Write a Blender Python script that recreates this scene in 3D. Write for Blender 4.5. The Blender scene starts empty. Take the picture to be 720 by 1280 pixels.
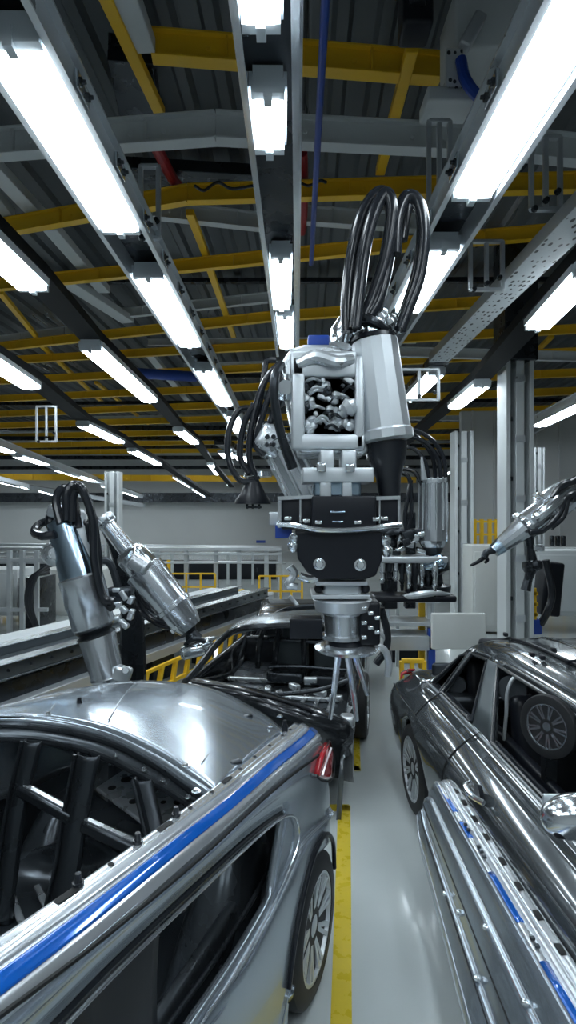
import bpy, bmesh, math, random
from mathutils import Vector, Matrix, Quaternion
random.seed(7)
C = bpy.context.scene.collection
F = 700.0; CX = 360.0; CY = 640.0; H = 2.4
V = Vector
def P(px, py, Y):                      # photograph point at a distance
    return V(((px-CX)/F*Y, Y, H-(py-CY)/F*Y))
def PZ(px, py, z):                     # photograph point at a height
    Y = F*(H-z)/(py-CY)
    return V(((px-CX)/F*Y, Y, z))
def PH(px, py, h):                     # above eye level by h
    return PZ(px, py, H+h)

# ---------------------------------------------------------------- materials
def mat(name, col, metal=0.0, rough=0.5, coat=0.0, vary=0.0, vscale=6.0, bump=0.0, bscale=40.0, stretch=None, emit=0.0, trans=0.0, spec=0.5):
    m = bpy.data.materials.new(name); m.use_nodes = True
    nt = m.node_tree; b = nt.nodes['Principled BSDF']
    b.inputs['Base Color'].default_value = (*col, 1)
    b.inputs['Metallic'].default_value = metal
    b.inputs['Roughness'].default_value = rough
    b.inputs['Coat Weight'].default_value = coat
    b.inputs['Coat Roughness'].default_value = 0.04
    b.inputs['Specular IOR Level'].default_value = spec
    if trans: b.inputs['Transmission Weight'].default_value = trans
    if emit:
        b.inputs['Emission Color'].default_value = (*col, 1)
        b.inputs['Emission Strength'].default_value = emit
    if vary or bump:
        tc = nt.nodes.new('ShaderNodeTexCoord'); mp = nt.nodes.new('ShaderNodeMapping')
        nt.links.new(tc.outputs['Object'], mp.inputs[0])
        if stretch: mp.inputs['Scale'].default_value = stretch
        n = nt.nodes.new('ShaderNodeTexNoise'); n.inputs['Scale'].default_value = vscale
        n.inputs['Detail'].default_value = 5
        nt.links.new(mp.outputs[0], n.inputs['Vector'])
        if vary:
            r = nt.nodes.new('ShaderNodeMapRange')
            r.inputs[1].default_value = .3; r.inputs[2].default_value = .7
            r.inputs[3].default_value = max(0.02, rough-vary); r.inputs[4].default_value = min(1, rough+vary)
            nt.links.new(n.outputs['Fac'], r.inputs[0]); nt.links.new(r.outputs[0], b.inputs['Roughness'])
            mx = nt.nodes.new('ShaderNodeMix'); mx.data_type = 'RGBA'
            mx.inputs[6].default_value = (*[c*(1-vary*.9) for c in col], 1)
            mx.inputs[7].default_value = (*[min(1, c*(1+vary*.6)) for c in col], 1)
            nt.links.new(n.outputs['Fac'], mx.inputs[0]); nt.links.new(mx.outputs[2], b.inputs['Base Color'])
        if bump:
            n2 = nt.nodes.new('ShaderNodeTexNoise'); n2.inputs['Scale'].default_value = bscale; n2.inputs['Detail'].default_value = 3
            nt.links.new(mp.outputs[0], n2.inputs['Vector'])
            bp = nt.nodes.new('ShaderNodeBump'); bp.inputs['Strength'].default_value = bump; bp.inputs['Distance'].default_value = .02
            nt.links.new(n2.outputs['Fac'], bp.inputs['Height']); nt.links.new(bp.outputs[0], b.inputs['Normal'])
    return m

M = {}
M['tube'] = mat('tube_light', (.84, .94, 1.0), emit=20)
M['fix'] = mat('fixture_enamel', (.62, .68, .72), .3, .35)
M['silver'] = mat('galvanised_steel', (.62, .66, .69), .55, .32, vary=.05, vscale=3)
M['chrome'] = mat('polished_steel', (.74, .78, .81), .92, .16)
M['alu'] = mat('cast_aluminium', (.62, .66, .69), .7, .28, vary=.05, vscale=8, bump=.05, bscale=18)
M['satin'] = mat('satin_aluminium', (.60, .64, .67), .6, .36, vary=.04, vscale=4)
M['smooth'] = mat('turned_aluminium', (.66, .70, .74), .88, .22)
M['bluesteel'] = mat('blue_reflecting_steel', (.45, .58, .70), 1, .16)
M['dark'] = mat('dark_steel', (.045, .052, .060), .75, .30, vary=.12, vscale=5)
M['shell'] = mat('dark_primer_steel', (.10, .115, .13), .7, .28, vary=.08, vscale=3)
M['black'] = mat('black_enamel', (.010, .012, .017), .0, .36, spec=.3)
M['tray'] = mat('black_cable_tray', (.010, .012, .014), 0, .6, spec=.15)
M['gun'] = mat('gunmetal_alloy', (.22, .25, .27), .7, .25)
M['pillar3'] = mat('grey_pillar_trim', (.10, .12, .13), .2, .4)
M['rubber'] = mat('black_hose_rubber', (.016, .019, .024), 0, .22)
M['tyre'] = mat('tyre_rubber', (.012, .013, .015), 0, .6)
M['yellow'] = mat('yellow_enamel', (.86, .52, .02), 0, .42, vary=.10, vscale=3)
M['lineyel'] = mat('yellow_floor_paint', (.62, .47, .03), 0, .35, vary=.25, vscale=14)
M['white'] = mat('white_painted_steel', (.60, .64, .65), 0, .5, vary=.1, vscale=2)
M['wall'] = mat('pale_wall_paint', (.56, .58, .58), 0, .7, vary=.08, vscale=.7)
M['board'] = mat('white_board', (.62, .64, .62), 0, .5, vary=.05)
M['blue'] = mat('blue_enamel', (.015, .06, .34), 0, .35)
M['bluestrip'] = mat('glossy_blue_strip', (.006, .12, .55), .25, .10, coat=1)
M['red'] = mat('red_enamel', (.30, .012, .02), 0, .4)
M['lens'] = mat('red_lamp_lens', (.55, .01, .02), 0, .08, coat=1)
M['clear'] = mat('clear_lamp_lens', (.8, .8, .82), 0, .1, coat=1)
M['body1'] = mat('silver_bodywork', (.40, .455, .51), .74, .24, coat=.35, vary=.03, vscale=2.5, bump=.015, bscale=3)
M['strip'] = mat('bare_bright_sheet', (.72, .76, .80), .72, .20, vary=.04, vscale=5, bump=.02, bscale=6)
M['body3'] = mat('dark_grey_bodywork', (.085, .097, .106), .45, .16, coat=1, bump=.03, bscale=2.2)
M['body2'] = mat('black_primed_bodywork', (.028, .032, .037), .5, .22, coat=.6)
M['glasswall'] = mat('grey_partition_glass', (.10, .13, .15), .2, .15)
M['roof'] = mat('corrugated_roof_sheet', (.11, .125, .135), .35, .48, vary=.3, vscale=1.2, stretch=(1, .15, 1))
M['hole'] = mat('punched_hole', (.006, .007, .008), 0, .7)
M['screen'] = mat('lit_display', (.05, .22, .45), emit=.8)

def floor_mat():
    m = bpy.data.materials.new('grey_epoxy_floor'); m.use_nodes = True
    nt = m.node_tree; b = nt.nodes['Principled BSDF']; L = nt.links.new
    tc = nt.nodes.new('ShaderNodeTexCoord'); n = nt.nodes.new('ShaderNodeTexNoise'); n.inputs['Scale'].default_value = 1.3; n.inputs['Detail'].default_value = 6
    L(tc.outputs['Object'], n.inputs['Vector'])
    mx = nt.nodes.new('ShaderNodeMix'); mx.data_type = 'RGBA'
    mx.inputs[6].default_value = (.40, .44, .445, 1); mx.inputs[7].default_value = (.53, .57, .57, 1)
    L(n.outputs['Fac'], mx.inputs[0]); L(mx.outputs[2], b.inputs['Base Color'])
    r = nt.nodes.new('ShaderNodeMapRange'); r.inputs[3].default_value = .05; r.inputs[4].default_value = .13
    L(n.outputs['Fac'], r.inputs[0]); L(r.outputs[0], b.inputs['Roughness'])
    bp = nt.nodes.new('ShaderNodeBump'); bp.inputs['Strength'].default_value = .06; bp.inputs['Distance'].default_value = .02
    L(n.outputs['Fac'], bp.inputs['Height']); L(bp.outputs[0], b.inputs['Normal'])
    return m
M['floor'] = floor_mat()
def tray_mat():
    m = bpy.data.materials.new('perforated_tray_steel'); m.use_nodes = True
    nt = m.node_tree; b = nt.nodes['Principled BSDF']; L = nt.links.new
    tc = nt.nodes.new('ShaderNodeTexCoord'); v = nt.nodes.new('ShaderNodeTexVoronoi'); v.inputs['Scale'].default_value = 17
    v.inputs['Randomness'].default_value = .35
    mp = nt.nodes.new('ShaderNodeMapping'); mp.inputs['Scale'].default_value = (1.2, .6, 1)
    L(tc.outputs['Object'], mp.inputs[0]); L(mp.outputs[0], v.inputs['Vector'])
    cr = nt.nodes.new('ShaderNodeValToRGB'); cr.color_ramp.elements[0].position = .30; cr.color_ramp.elements[1].position = .36
    cr.color_ramp.elements[0].color = (.03, .035, .04, 1); cr.color_ramp.elements[1].color = (.62, .67, .69, 1)
    L(v.outputs['Distance'], cr.inputs[0]); L(cr.outputs[0], b.inputs['Base Color'])
    b.inputs['Metallic'].default_value = .1; b.inputs['Roughness'].default_value = .45
    return m
M['perf'] = tray_mat()

# ---------------------------------------------------------------- mesh helpers
class MB:
    def __init__(s): s.v = []; s.f = []; s.cut = []
    def add(s, vs, fs):
        s.cut.append((len(s.v), len(s.f))); o = len(s.v); s.v += [V(q) for q in vs]; s.f += [tuple(i+o for i in f) for f in fs]; return s
    def box(s, c, d, R=None):
        c = V(c); hx, hy, hz = d[0]/2, d[1]/2, d[2]/2
        vs = [V((x, y, z)) for x in (-hx, hx) for y in (-hy, hy) for z in (-hz, hz)]
        if R is not None: vs = [R @ q for q in vs]
        return s.add([c+q for q in vs], [(0, 1, 3, 2), (4, 6, 7, 5), (0, 4, 5, 1), (2, 3, 7, 6), (0, 2, 6, 4), (1, 5, 7, 3)])
    def cbox(s, c, d, R=None, b=None):                # chamfered box
        c = V(c); b = b or min(d)*.18
        hx, hy, hz = d[0]/2, d[1]/2, d[2]/2
        bm = bmesh.new(); bmesh.ops.create_cube(bm, size=1)
        for q in bm.verts: q.co = V((q.co.x*2*hx, q.co.y*2*hy, q.co.z*2*hz))
        bmesh.ops.bevel(bm, geom=bm.edges[:], offset=b, segments=3, profile=.5, affect='EDGES')
        bm.verts.index_update()
        vs = [q.co.copy() for q in bm.verts]; fs = [tuple(q.index for q in f.verts) for f in bm.faces]; bm.free()
        if R is not None: vs = [R @ q for q in vs]
        return s.add([c+q for q in vs], fs)
    def beam(s, a, b, w, h, up=V((0, 0, 1))):
        a = V(a); b = V(b); d = (b-a); L = d.length
        if L < 1e-6: return s
        y = d/L; x = y.cross(up)
        if x.length < 1e-4: x = y.cross(V((0, 1, 0)))
        x.normalize(); z = x.cross(y)
        R = Matrix((x, y, z)).transposed()
        return s.box((a+b)/2, (w, L, h), R)
    def tube(s, pts, r, n=10, smooth=True, caps=True):
        pts = [V(p) for p in pts]
        if smooth and len(pts) > 2: pts = cat(pts, 7)
        N = len(pts); rs = r if isinstance(r, (list, tuple)) else None
        t0 = (pts[1]-pts[0]).normalized(); u = t0.orthogonal().normalized(); vs = []; 
        for i, p in enumerate(pts):
            t = (pts[min(i+1, N-1)]-pts[max(i-1, 0)])
            t = t.normalized() if t.length > 1e-9 else t0
            u = (u-t*u.dot(t)); u = u.normalized() if u.length > 1e-6 else t.orthogonal().normalized()
            w = t.cross(u)
            if rs: k = i/(N-1)*(len(rs)-1); a = int(min(k, len(rs)-2)); rr = rs[a]+(rs[a+1]-rs[a])*(k-a)
            else: rr = r
            for j in range(n):
                a = 2*math.pi*j/n; vs.append(p+u*(rr*math.cos(a))+w*(rr*math.sin(a)))
        fs = [(i*n+j, i*n+(j+1) % n, (i+1)*n+(j+1) % n, (i+1)*n+j) for i in range(N-1) for j in range(n)]
        if caps: fs += [tuple(range(n-1, -1, -1)), tuple((N-1)*n+j for j in range(n))]
        return s.add(vs, fs)
    def lathe(s, a, b, prof, n=28):                   # prof: (t along a-b, radius)
        a = V(a); b = V(b); d = (b-a); y = d.normalized(); x = y.orthogonal().normalized(); z = x.cross(y); vs = []
        for t, r in prof:
            for j in range(n):
                q = 2*math.pi*j/n; vs.append(a+d*t+x*(r*math.cos(q))+z*(r*math.sin(q)))
        N = len(prof)
        fs = [(i*n+j, i*n+(j+1) % n, (i+1)*n+(j+1) % n, (i+1)*n+j) for i in range(N-1) for j in range(n)]
        fs += [tuple(range(n-1, -1, -1)), tuple((N-1)*n+j for j in range(n))]
        return s.add(vs, fs)
    def prism(s, pts, ext):                            # polygon extruded by a vector
        pts = [V(p) for p in pts]; n = len(pts); ext = V(ext)
        fs = [tuple(range(n)), tuple(range(2*n-1, n-1, -1))]+[(i, i+n, (i+1) % n+n, (i+1) % n) for i in range(n)]
        return s.add(pts+[p+ext for p in pts], fs)
    def grid(s, K, holes=(), n=4):                     # K[i][j] key points -> smooth patch, key cells in holes left open
        I = len(K); J = len(K[0])
        rows = [cat([V(p) for p in row], n) for row in K]
        cols = [cat([rows[i][j] for i in range(I)], n) for j in range(len(rows[0]))]
        A = len(cols[0]); B = len(cols); vs = [cols[j][i] for i in range(A) for j in range(B)]; fs = []
        for i in range(A-1):
            for j in range(B-1):
                if (i//n, j//n) in holes: continue
                fs.append((i*B+j, i*B+j+1, (i+1)*B+j+1, (i+1)*B+j))
        return s.add(vs, fs)
    def each(s, name, m, parent=None, per=1, **k):       # every piece an object of its own
        c = s.cut[::per]+[(len(s.v), len(s.f))]; out = []
        for (v0, f0), (v1, f1) in zip(c[:-1], c[1:]):
            q = MB(); q.v = s.v[v0:v1]; q.f = [tuple(i-v0 for i in f) for f in s.f[f0:f1]]; out.append(q.build(name, m, parent, **k))
        return out
    def build(s, name, m, parent=None, smooth=35, solid=0, bevel=0, off=0):
        me = bpy.data.meshes.new(name)
        o0 = parent_loc(parent)
        me.from_pydata([q-o0 for q in s.v], [], s.f)
        bm = bmesh.new(); bm.from_mesh(me)
        loose = [q for q in bm.verts if not q.link_faces]
        if loose: bmesh.ops.delete(bm, geom=loose, context='VERTS')
        bmesh.ops.recalc_face_normals(bm, faces=bm.faces[:]); bm.to_mesh(me); bm.free()
        o = bpy.data.objects.new(name, me); C.objects.link(o); o.parent = parent
        me.materials.append(M[m] if isinstance(m, str) else m)
        if smooth:
            for p in me.polygons: p.use_smooth = True
            me.set_sharp_from_angle(angle=math.radians(smooth))
        if solid:
            k = o.modifiers.new('thickness', 'SOLIDIFY'); k.thickness = solid; k.offset = off
        if bevel:
            k = o.modifiers.new('edge', 'BEVEL'); k.width = bevel; k.segments = 2
        return o
def parent_loc(p):
    o = V((0, 0, 0))
    while p: o += p.location; p = p.parent
    return o
def cat(pts, n):
    out = []; L = len(pts)
    for i in range(L-1):
        p0 = pts[i-1] if i else pts[0]*2-pts[1]; p1 = pts[i]; p2 = pts[i+1]; p3 = pts[i+2] if i+2 < L else pts[-1]*2-pts[-2]
        for k in range(n):
            t = k/n; out.append(.5*((2*p1)+(p2-p0)*t+(2*p0-5*p1+4*p2-p3)*t*t+(3*p1-p0-3*p2+p3)*t**3))
    out.append(pts[-1].copy()); return out
def thing(name, label, cat_, loc=(0, 0, 0), group=None):
    o = bpy.data.objects.new(name, None); C.objects.link(o); o.location = loc; o.empty_display_size = .1
    o['label'] = label; o['category'] = cat_
    if group: o['group'] = group
    return o
def tag(o, label, cat_, group=None, kind=None):
    o['label'] = label; o['category'] = cat_
    if group: o['group'] = group
    if kind: o['kind'] = kind
    return o
def struct(o): o['kind'] = 'structure'; return o
ORD = ['nearest', 'second nearest', 'third', 'fourth', 'fifth', 'sixth', 'seventh', 'eighth']

# ================================================================ SETTING
struct(MB().box((2, 17, -.05), (44, 44, .1)).build('floor', 'floor'))
# corrugated roof sheet
HC = 4.75
def corr():
    mb = MB(); x = -17.0; prof = []
    while x < 17:
        prof += [(x, 0), (x+.20, 0), (x+.25, -.07), (x+.33, -.07), (x+.38, 0)]; x += .42
    vs = []; fs = []
    for k, (y, dz) in enumerate(((-5, 0), (36, 0))):
        for (px, z) in prof: vs.append((px+(y-5)*.03, y, H+HC+z))
    n = len(prof)
    for i in range(n-1): fs.append((i, i+1, n+i+1, n+i))
    return mb.add(vs, fs)
struct(corr().build('ceiling', 'roof', smooth=0, solid=.03, off=1))
struct(MB().box((-2, 34.2, 3.6), (40, .3, 7.2)).build('wall_back', 'wall'))
struct(MB().box((-18, 15, 3.6), (.3, 40, 7.2)).build('wall_left', 'wall'))
struct(MB().box((14.5, 15, 3.6), (.3, 40, 7.2)).build('wall_right', 'wall'))
struct(MB().box((0, -5, 3.6), (40, .3, 7.2)).build('wall_front', 'wall'))
# ribbed partition wall on the right, nearer than the back wall
mb = MB().box((9.6, 15.6, 2.6), (9.6, .2, 5.2))
for k in range(16): mb.box((5.1+k*.6, 15.47, 2.6), (.05, .07, 5.2))
struct(mb.build('wall_partition', 'wall', bevel=.01))

# ---------------------------------------------------------------- yellow floor markings
def floor_line(pts, w, label):
    mb = MB()
    for a, b in pts: mb.beam((a[0], a[1], .002), (b[0], b[1], .002), w, .004)
    return tag(mb.build('floor_marking', 'lineyel'), label, 'floor line', 'yellow floor lines')
floor_line([((.01, .4), (.46, 4.58)), ((.34, 4.54), (.50, 4.54))], .1, 'long yellow floor line running down the aisle beside the silver car')
floor_line([((.63, 5.2), (.80, 6.7)), ((.38, 5.24), (.67, 5.24))], .09, 'short yellow corner mark beside the black car body')
floor_line([((-2.5, 5.2), (-.6, 9.3)), ], .1, 'yellow floor line beside the low yellow railing')
floor_line([((-1.75, 7.4), (-.2, 7.2)), ((-.9, 9.6), (1.2, 9.4))], .12, 'yellow cross lines on the floor behind the black car body')
floor_line([((-9, 7.9), (-2.9, 10.4))], .12, 'yellow line on the pale floor left of the conveyor')

# ================================================================ CEILING STEEL
def ibeam(a, b, d, m, w=None):
    w = w or d*.55; mb = MB(); a = V(a); b = V(b); z = V((0, 0, 1))
    mb.beam(a-z*d*.46, b-z*d*.46, w, d*.09); mb.beam(a+z*d*.46, b+z*d*.46, w, d*.09); mb.beam(a, b, d*.16, d*.86)
    # stiffeners and bolt heads
    L = (b-a).length; n = max(2, int(L/1.1))
    for k in range(n):
        p = a+(b-a)*((k+.5)/n); t = (b-a).normalized()
        mb.beam(p-t*.01, p+t*.01, w*.9, d*.84)
        for s in (-.16, .16): mb.lathe(p+t*s+V((0, -d*.13, -.01)), p+t*s+V((0, -d*.08, -.01)), [(0, d*.09), (1, d*.09)], 8)
    return mb
yb = [((190, 57), (550, 86), 4.25, .25, 'short yellow roof beam across the top of the picture'),
      ((-60, 296), (235, 243), 4.0, .22, 'yellow roof beam crossing behind the big left tube light'),
      ((235, 243), (790, 226), 4.0, .22, 'long yellow roof beam crossing above the looped hoses'),
      ((-60, 362), (430, 312), 4.0, .2, 'yellow roof beam behind the second left tube light'),
      ((430, 312), (800, 280), 4.0, .2, 'yellow roof beam just behind the top of the hose loops'),
      ((-60, 440), (345, 395), 4.0, .2, 'yellow roof beam left of the centre light rail, level with its last tube'),
      ((366, 394), (800, 364), 4.0, .2, 'yellow roof beam right of the centre light rail behind the hoses')]
for a, b, h, d, lab in yb:
    tag(ibeam(PH(*a, h), PH(*b, h), d, 'yellow').build('roof_beam', 'yellow', bevel=.004), lab, 'beam', 'yellow roof beams')
far = [(431, -.055), (458, -.05), (482, -.045), (503, -.04), (521, -.03), (537, -.025), (550, -.02), (561, -.015)]
for k, (y, s) in enumerate(far):
    h = 4.0-k*.12
    tag(ibeam(PH(-100, y-s*460, h), PH(820, y+s*460, h), .19+.01*k, 'yellow').build('roof_beam', 'yellow'),
        'yellow roof beam deep in the hall, %s of the far row counted from the camera' % ORD[k], 'beam', 'yellow roof beams')
tag(ibeam(P(-20, 596, 31.6), P(520, 600, 31.6), .34, 'yellow').build('roof_beam', 'yellow'), 'lowest and farthest yellow beam above the pale back wall', 'beam', 'yellow roof beams')
# yellow diagonal braces
br = [((130, -10), (200, 140), 'thin yellow brace at the top left beside the white strut'), ((515, 60), (475, 215), 'yellow diagonal brace behind the top yellow beam, right of the blue rod'),
      ((237, 265), (262, 330), 'yellow brace hanging between two beams left of the centre rail'), ((262, 335), (292, 420), 'yellow brace deep left of the centre rail'),
      ((0, 365), (45, 420), 'yellow brace at the left picture edge'), ((45, 425), (130, 505), 'yellow brace between the dark trays on the left'),
      ((585, 400), (615, 375), 'yellow brace under the perforated tray'), ((640, 430), (600, 480), 'yellow brace near the right column top'),
      ((440, 470), (520, 385), 'yellow brace behind the central robot arm'), ((690, 420), (655, 455), 'small yellow brace right of the big column'),
      ((185, 530), (120, 478), 'yellow brace above the row of left tubes'), ((700, 500), (640, 545), 'low yellow brace at the right wall')]
for a, b, lab in br:
    tag(MB().beam(PH(*a, 4.15), PH(*b, 4.15), .11, .09).build('roof_brace', 'yellow', bevel=.006), lab, 'brace', 'yellow roof braces')
# white / grey beams
wb = [((-60, 185), (270, 160), 3.6, .26, 'white roof beam crossing behind the big left tube light'), ((270, 160), (620, 178), 3.6, .26, 'white roof beam crossing behind the blue rod near the top'),
      ((620, 178), (800, 196), 3.6, .26, 'white roof beam at the upper right edge'),
      ((190, 262), (330, 278), 4.3, .24, 'pale purlin under the second yellow beam, left of centre rail'), ((366, 268), (560, 282), 4.3, .24, 'pale purlin behind the looped hoses'),
      ((150, 392), (335, 372), 4.3, .2, 'pale purlin right of the dark left tray'), ((0, 425), (110, 410), 4.3, .2, 'pale purlin at the left edge'),
      ((185, 428), (520, 425), 4.3, .16, 'thin pale purlin behind the central robot head'), ((230, 458), (480, 452), 4.3, .18, 'pale purlin behind the central robot, lower'),
      ((110, 525), (330, 522), 4.0, .3, 'grey purlin over the far left tubes'), ((500, 440), (800, 448), 3.3, .2, 'pale purlin right of the central robot'),
      ((-20, 545), (340, 545), 3.6, .4, 'wide grey purlin far away on the left'), ((500, 520), (800, 524), 3.6, .3, 'grey purlin far away on the right')]
for a, b, h, d, lab in wb:
    tag(ibeam(PH(*a, h), PH(*b, h), d, 'white').build('roof_purlin', 'white', bevel=.004), lab, 'beam', 'pale roof purlins')
st = [((148, -20), (176, 58), .27, 'white strut at the top left in front of the short yellow beam'), ((-30, 185), (52, 272), .22, 'white strut running along the roof at the left edge'),
      ((62, 282), (130, 362), .22, 'white strut on the left behind the second light'), ((75, 345), (160, 400), .3, 'wide pale roof strut above the dark tray'),
      ((185, 440), (235, 500), .22, 'pale strut near the blue cross pipe'), ((-10, 240), (12, 268), .16, 'small pale strut at the far left edge'), ((615, 470), (585, 500), .2, 'pale strut right of the far tubes')]
for a, b, w, lab in st:
    tag(MB().beam(PH(*a, 4.2), PH(*b, 4.2), w, .14).build('roof_strut', 'white', bevel=.01), lab, 'strut', 'pale roof struts')
tag(MB().beam(PH(163, 60, 4.4), PH(178, 150, 4.3), .42, .3).build('roof_duct', 'dark', bevel=.01), 'dark duct hanging behind the white strut at top left', 'duct')
tag(ibeam(P(-60, 622, 33), P(800, 622, 33), .55, 'dark').build('roof_duct', 'dark'), 'long dark duct low against the pale back wall', 'duct')
# dark cross ducts and red pipes
dk = [(470, 470, 4.1, .45), (535, 535, 3.5, .6), (548, 548, 3.3, .6), (572, 572, 2.9, .6), (225, 305, 4.5, .5), (352, 350, 4.5, .3), (505, 500, 3.9, .35), (560, 556, 3.2, .5), (585, 583, 2.6, .5)]
dl = ['dark duct above the lone tube light right of the robot', 'dark duct above the far left tubes', 'dark duct just under the one above the far left tubes', 'dark duct over the pale far column', 'dark cable bundle behind the centre light rail', 'dark duct across the hall behind the hose loops', 'dark duct across the hall behind the robot head', 'dark duct low in the distance', 'lowest dark duct over the far lights']
for (y0, y1, h, d), l in zip(dk, dl):
    if y0 == 225: a, b = PH(150, 212, 4.4), PH(330, 222, 4.4)
    else: a, b = PH(-60, y0, h), PH(780, y1, h)
    mb = MB()
    for q in (-.3, 0, .3): mb.beam(a+V((0, q*d, q*.1)), b+V((0, q*d, q*.1)), d*.28, d*.3)
    tag(mb.build('roof_duct', 'dark', bevel=.01), l, 'duct', 'dark roof ducts')
tag(MB().tube([PH(192, 178, 4.2), PH(215, 222, 4.2), PH(222, 232, 4.2)], .07).build('red_pipe', 'red'), 'red pipe between the roof beams above the left bracket', 'pipe')
tag(MB().tube([PH(378, 190, 4.2), PH(380, 245, 4.2), PH(378, 290, 4.2)], .06).build('red_pipe', 'red'), 'red pipe beside the blue rod behind the centre rail', 'pipe')
tag(MB().lathe(PH(410, -60, 3.0), PH(389, 330, 3.0), [(0, .028), (1, .028)], 12).build('blue_rod', 'blue'), 'long thin blue rod running along the roof right of the centre rail', 'rod')
tag(MB().lathe(PH(165, 466, 3.4), PH(246, 471, 3.4), [(0, .11), (.02, .13), (.98, .13), (1, .11)], 14).build('blue_pipe', 'blue'), 'blue cross pipe under the roof left of the robot', 'pipe')
# wire festoon
tag(MB().tube([PH(243, 232, 3.8), PH(255, 238, 3.75), PH(272, 228, 3.8), PH(290, 236, 3.75), PH(318, 232, 3.8)], .018, 6).build('roof_cable', 'rubber'), 'loose black cable sagging along the second yellow beam', 'cable')
tag(MB().tube([PH(370, 225, 3.8), PH(385, 232, 3.8), PH(400, 226, 3.8), PH(408, 228, 3.8)], .018, 6).build('roof_cable', 'rubber'), 'short black cable on the beam right of the blue rod', 'cable')

# ---------------------------------------------------------------- lights
def hh(y, h=2.0): return min(h, (CY-y)*30/F)
def fixture(a, b, label, group, w=.22, h=2.0, drop=0):
    pa = PH(*a, hh(a[1], h)); pb = PH(*b, hh(b[1], h)); fixture3(pa, pb, label, group, w)
def fixture3(pa, pb, label, group, w=.22):
    c = (pa+pb)/2; t = thing('tube_light', label, 'light', c, group)
    d = (pb-pa).normalized(); x = d.cross(V((0, 0, 1))).normalized(); up = V((0, 0, 1))
    hb = MB(); hb.beam(pa-d*.05+up*.075, pb+d*.05+up*.075, w*.9, .07)
    for s in (-1, 1): hb.beam(pa-d*.03+x*s*w*.52+up*.06, pb+d*.03+x*s*w*.52+up*.06, .018, .07)
    hb.build('housing', 'fix', t)
    for q in (pa-d*.025, pb+d*.025):
        cb = MB(); cb.beam(q-x*w*.5+up*.015, q+x*w*.5+up*.015, .05, .07)
        cb.beam(q-x*.02+up*.0, q+x*.02+up*.0, .07, .09); cb.build('end_cap', 'fix', t)
    MB().cbox(c-up*.0, (w*.92, (pb-pa).length, .06), Matrix((x, d, up)).transposed(), .015).build('diffuser', 'tube', t)
def row(lst, where, group, **k):
    for i, (a, b) in enumerate(lst): fixture(a, b, '%s white tube light %s' % (ORD[i], where), group, **k)
G1 = 'tubes under the left silver rail'
row([((17, 58), (150, 286)), ((187, 347), (237, 431)), ((255, 463), (282, 506)), ((291, 520), (299, 540))], 'under the big silver rail on the left', G1, w=.26)
row([((760, -48), (591, 243)), ((553, 312), (510, 388))], 'under the silver rail on the right, above the hose loops', 'tubes under the right silver rail', w=.24)
row([((323, -30), (326, 24)), ((335, 120), (337, 182)), ((351, 322), (352, 384)), ((356, 394), (358, 433))], 'under the centre rail', 'tubes under the centre rail', w=.16)
row([((-25, 302), (40, 360)), ((114, 437), (187, 501)), ((223, 539), (243, 554)), ((263, 581), (272, 593)), ((280, 598), (285, 607))], 'along the dark tray on the left', 'tubes along the dark left tray', w=.26)
row([((-25, 444), (38, 484)), ((104, 532), (149, 553)), ((165, 564), (198, 581)), ((217, 597), (237, 609)), ((241, 612), (256, 621))], 'along the lower dark tray at left', 'tubes along the lower dark tray', w=.3)
row([((-20, 556), (12, 565)), ((22, 571), (57, 581)), ((72, 588), (118, 602)), ((128, 608), (172, 621))], 'on the low silver rail at far left', 'tubes on the low silver rail', w=.36)
row([((-15, 600), (36, 611)), ((50, 614), (68, 619))], 'on the lowest rail by the left wall', 'tubes by the left wall', w=.4)
row([((545, 468), (513, 500))], 'just right of the central robot, alone on its bracket', 'tubes right of the robot', w=.24)
row([((602, 483), (569, 509))], 'between the robot and the big right column', 'tubes right of the robot', w=.26)
row([((735, 345), (673, 409))], 'at the right edge in front of the big column', 'tubes right of the robot', w=.26)
row([((730, 505), (675, 532)), ((627, 560), (604, 574)), ((571, 587), (560, 592))], 'on the low rail behind the right columns', 'tubes on the low right rail', w=.3)
row([((281, 566), (286, 572)), ((300, 570), (305, 577)), ((308, 585), (312, 592)), ((310, 598), (313, 604))], 'in the far cluster left of the robot', 'tiny far tubes', w=.5, h=2.2)
# the same rails carry on over the camera's head
for x, g in ((-1.18, 'left'), (1.17, 'right'), (-2.45, 'far left'), (2.7, 'far right'), (-.12, 'centre')):
    for y0, q in ((-2.2, 'behind the camera position'), (-.1, 'overhead')):
        if x == -.12 and y0 > -1: continue
        fixture3(V((x, y0, 4.4)), V((x, y0+1.5, 4.4)), 'white tube light %s on the %s rail' % (q, g), 'tubes behind the view')

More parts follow.
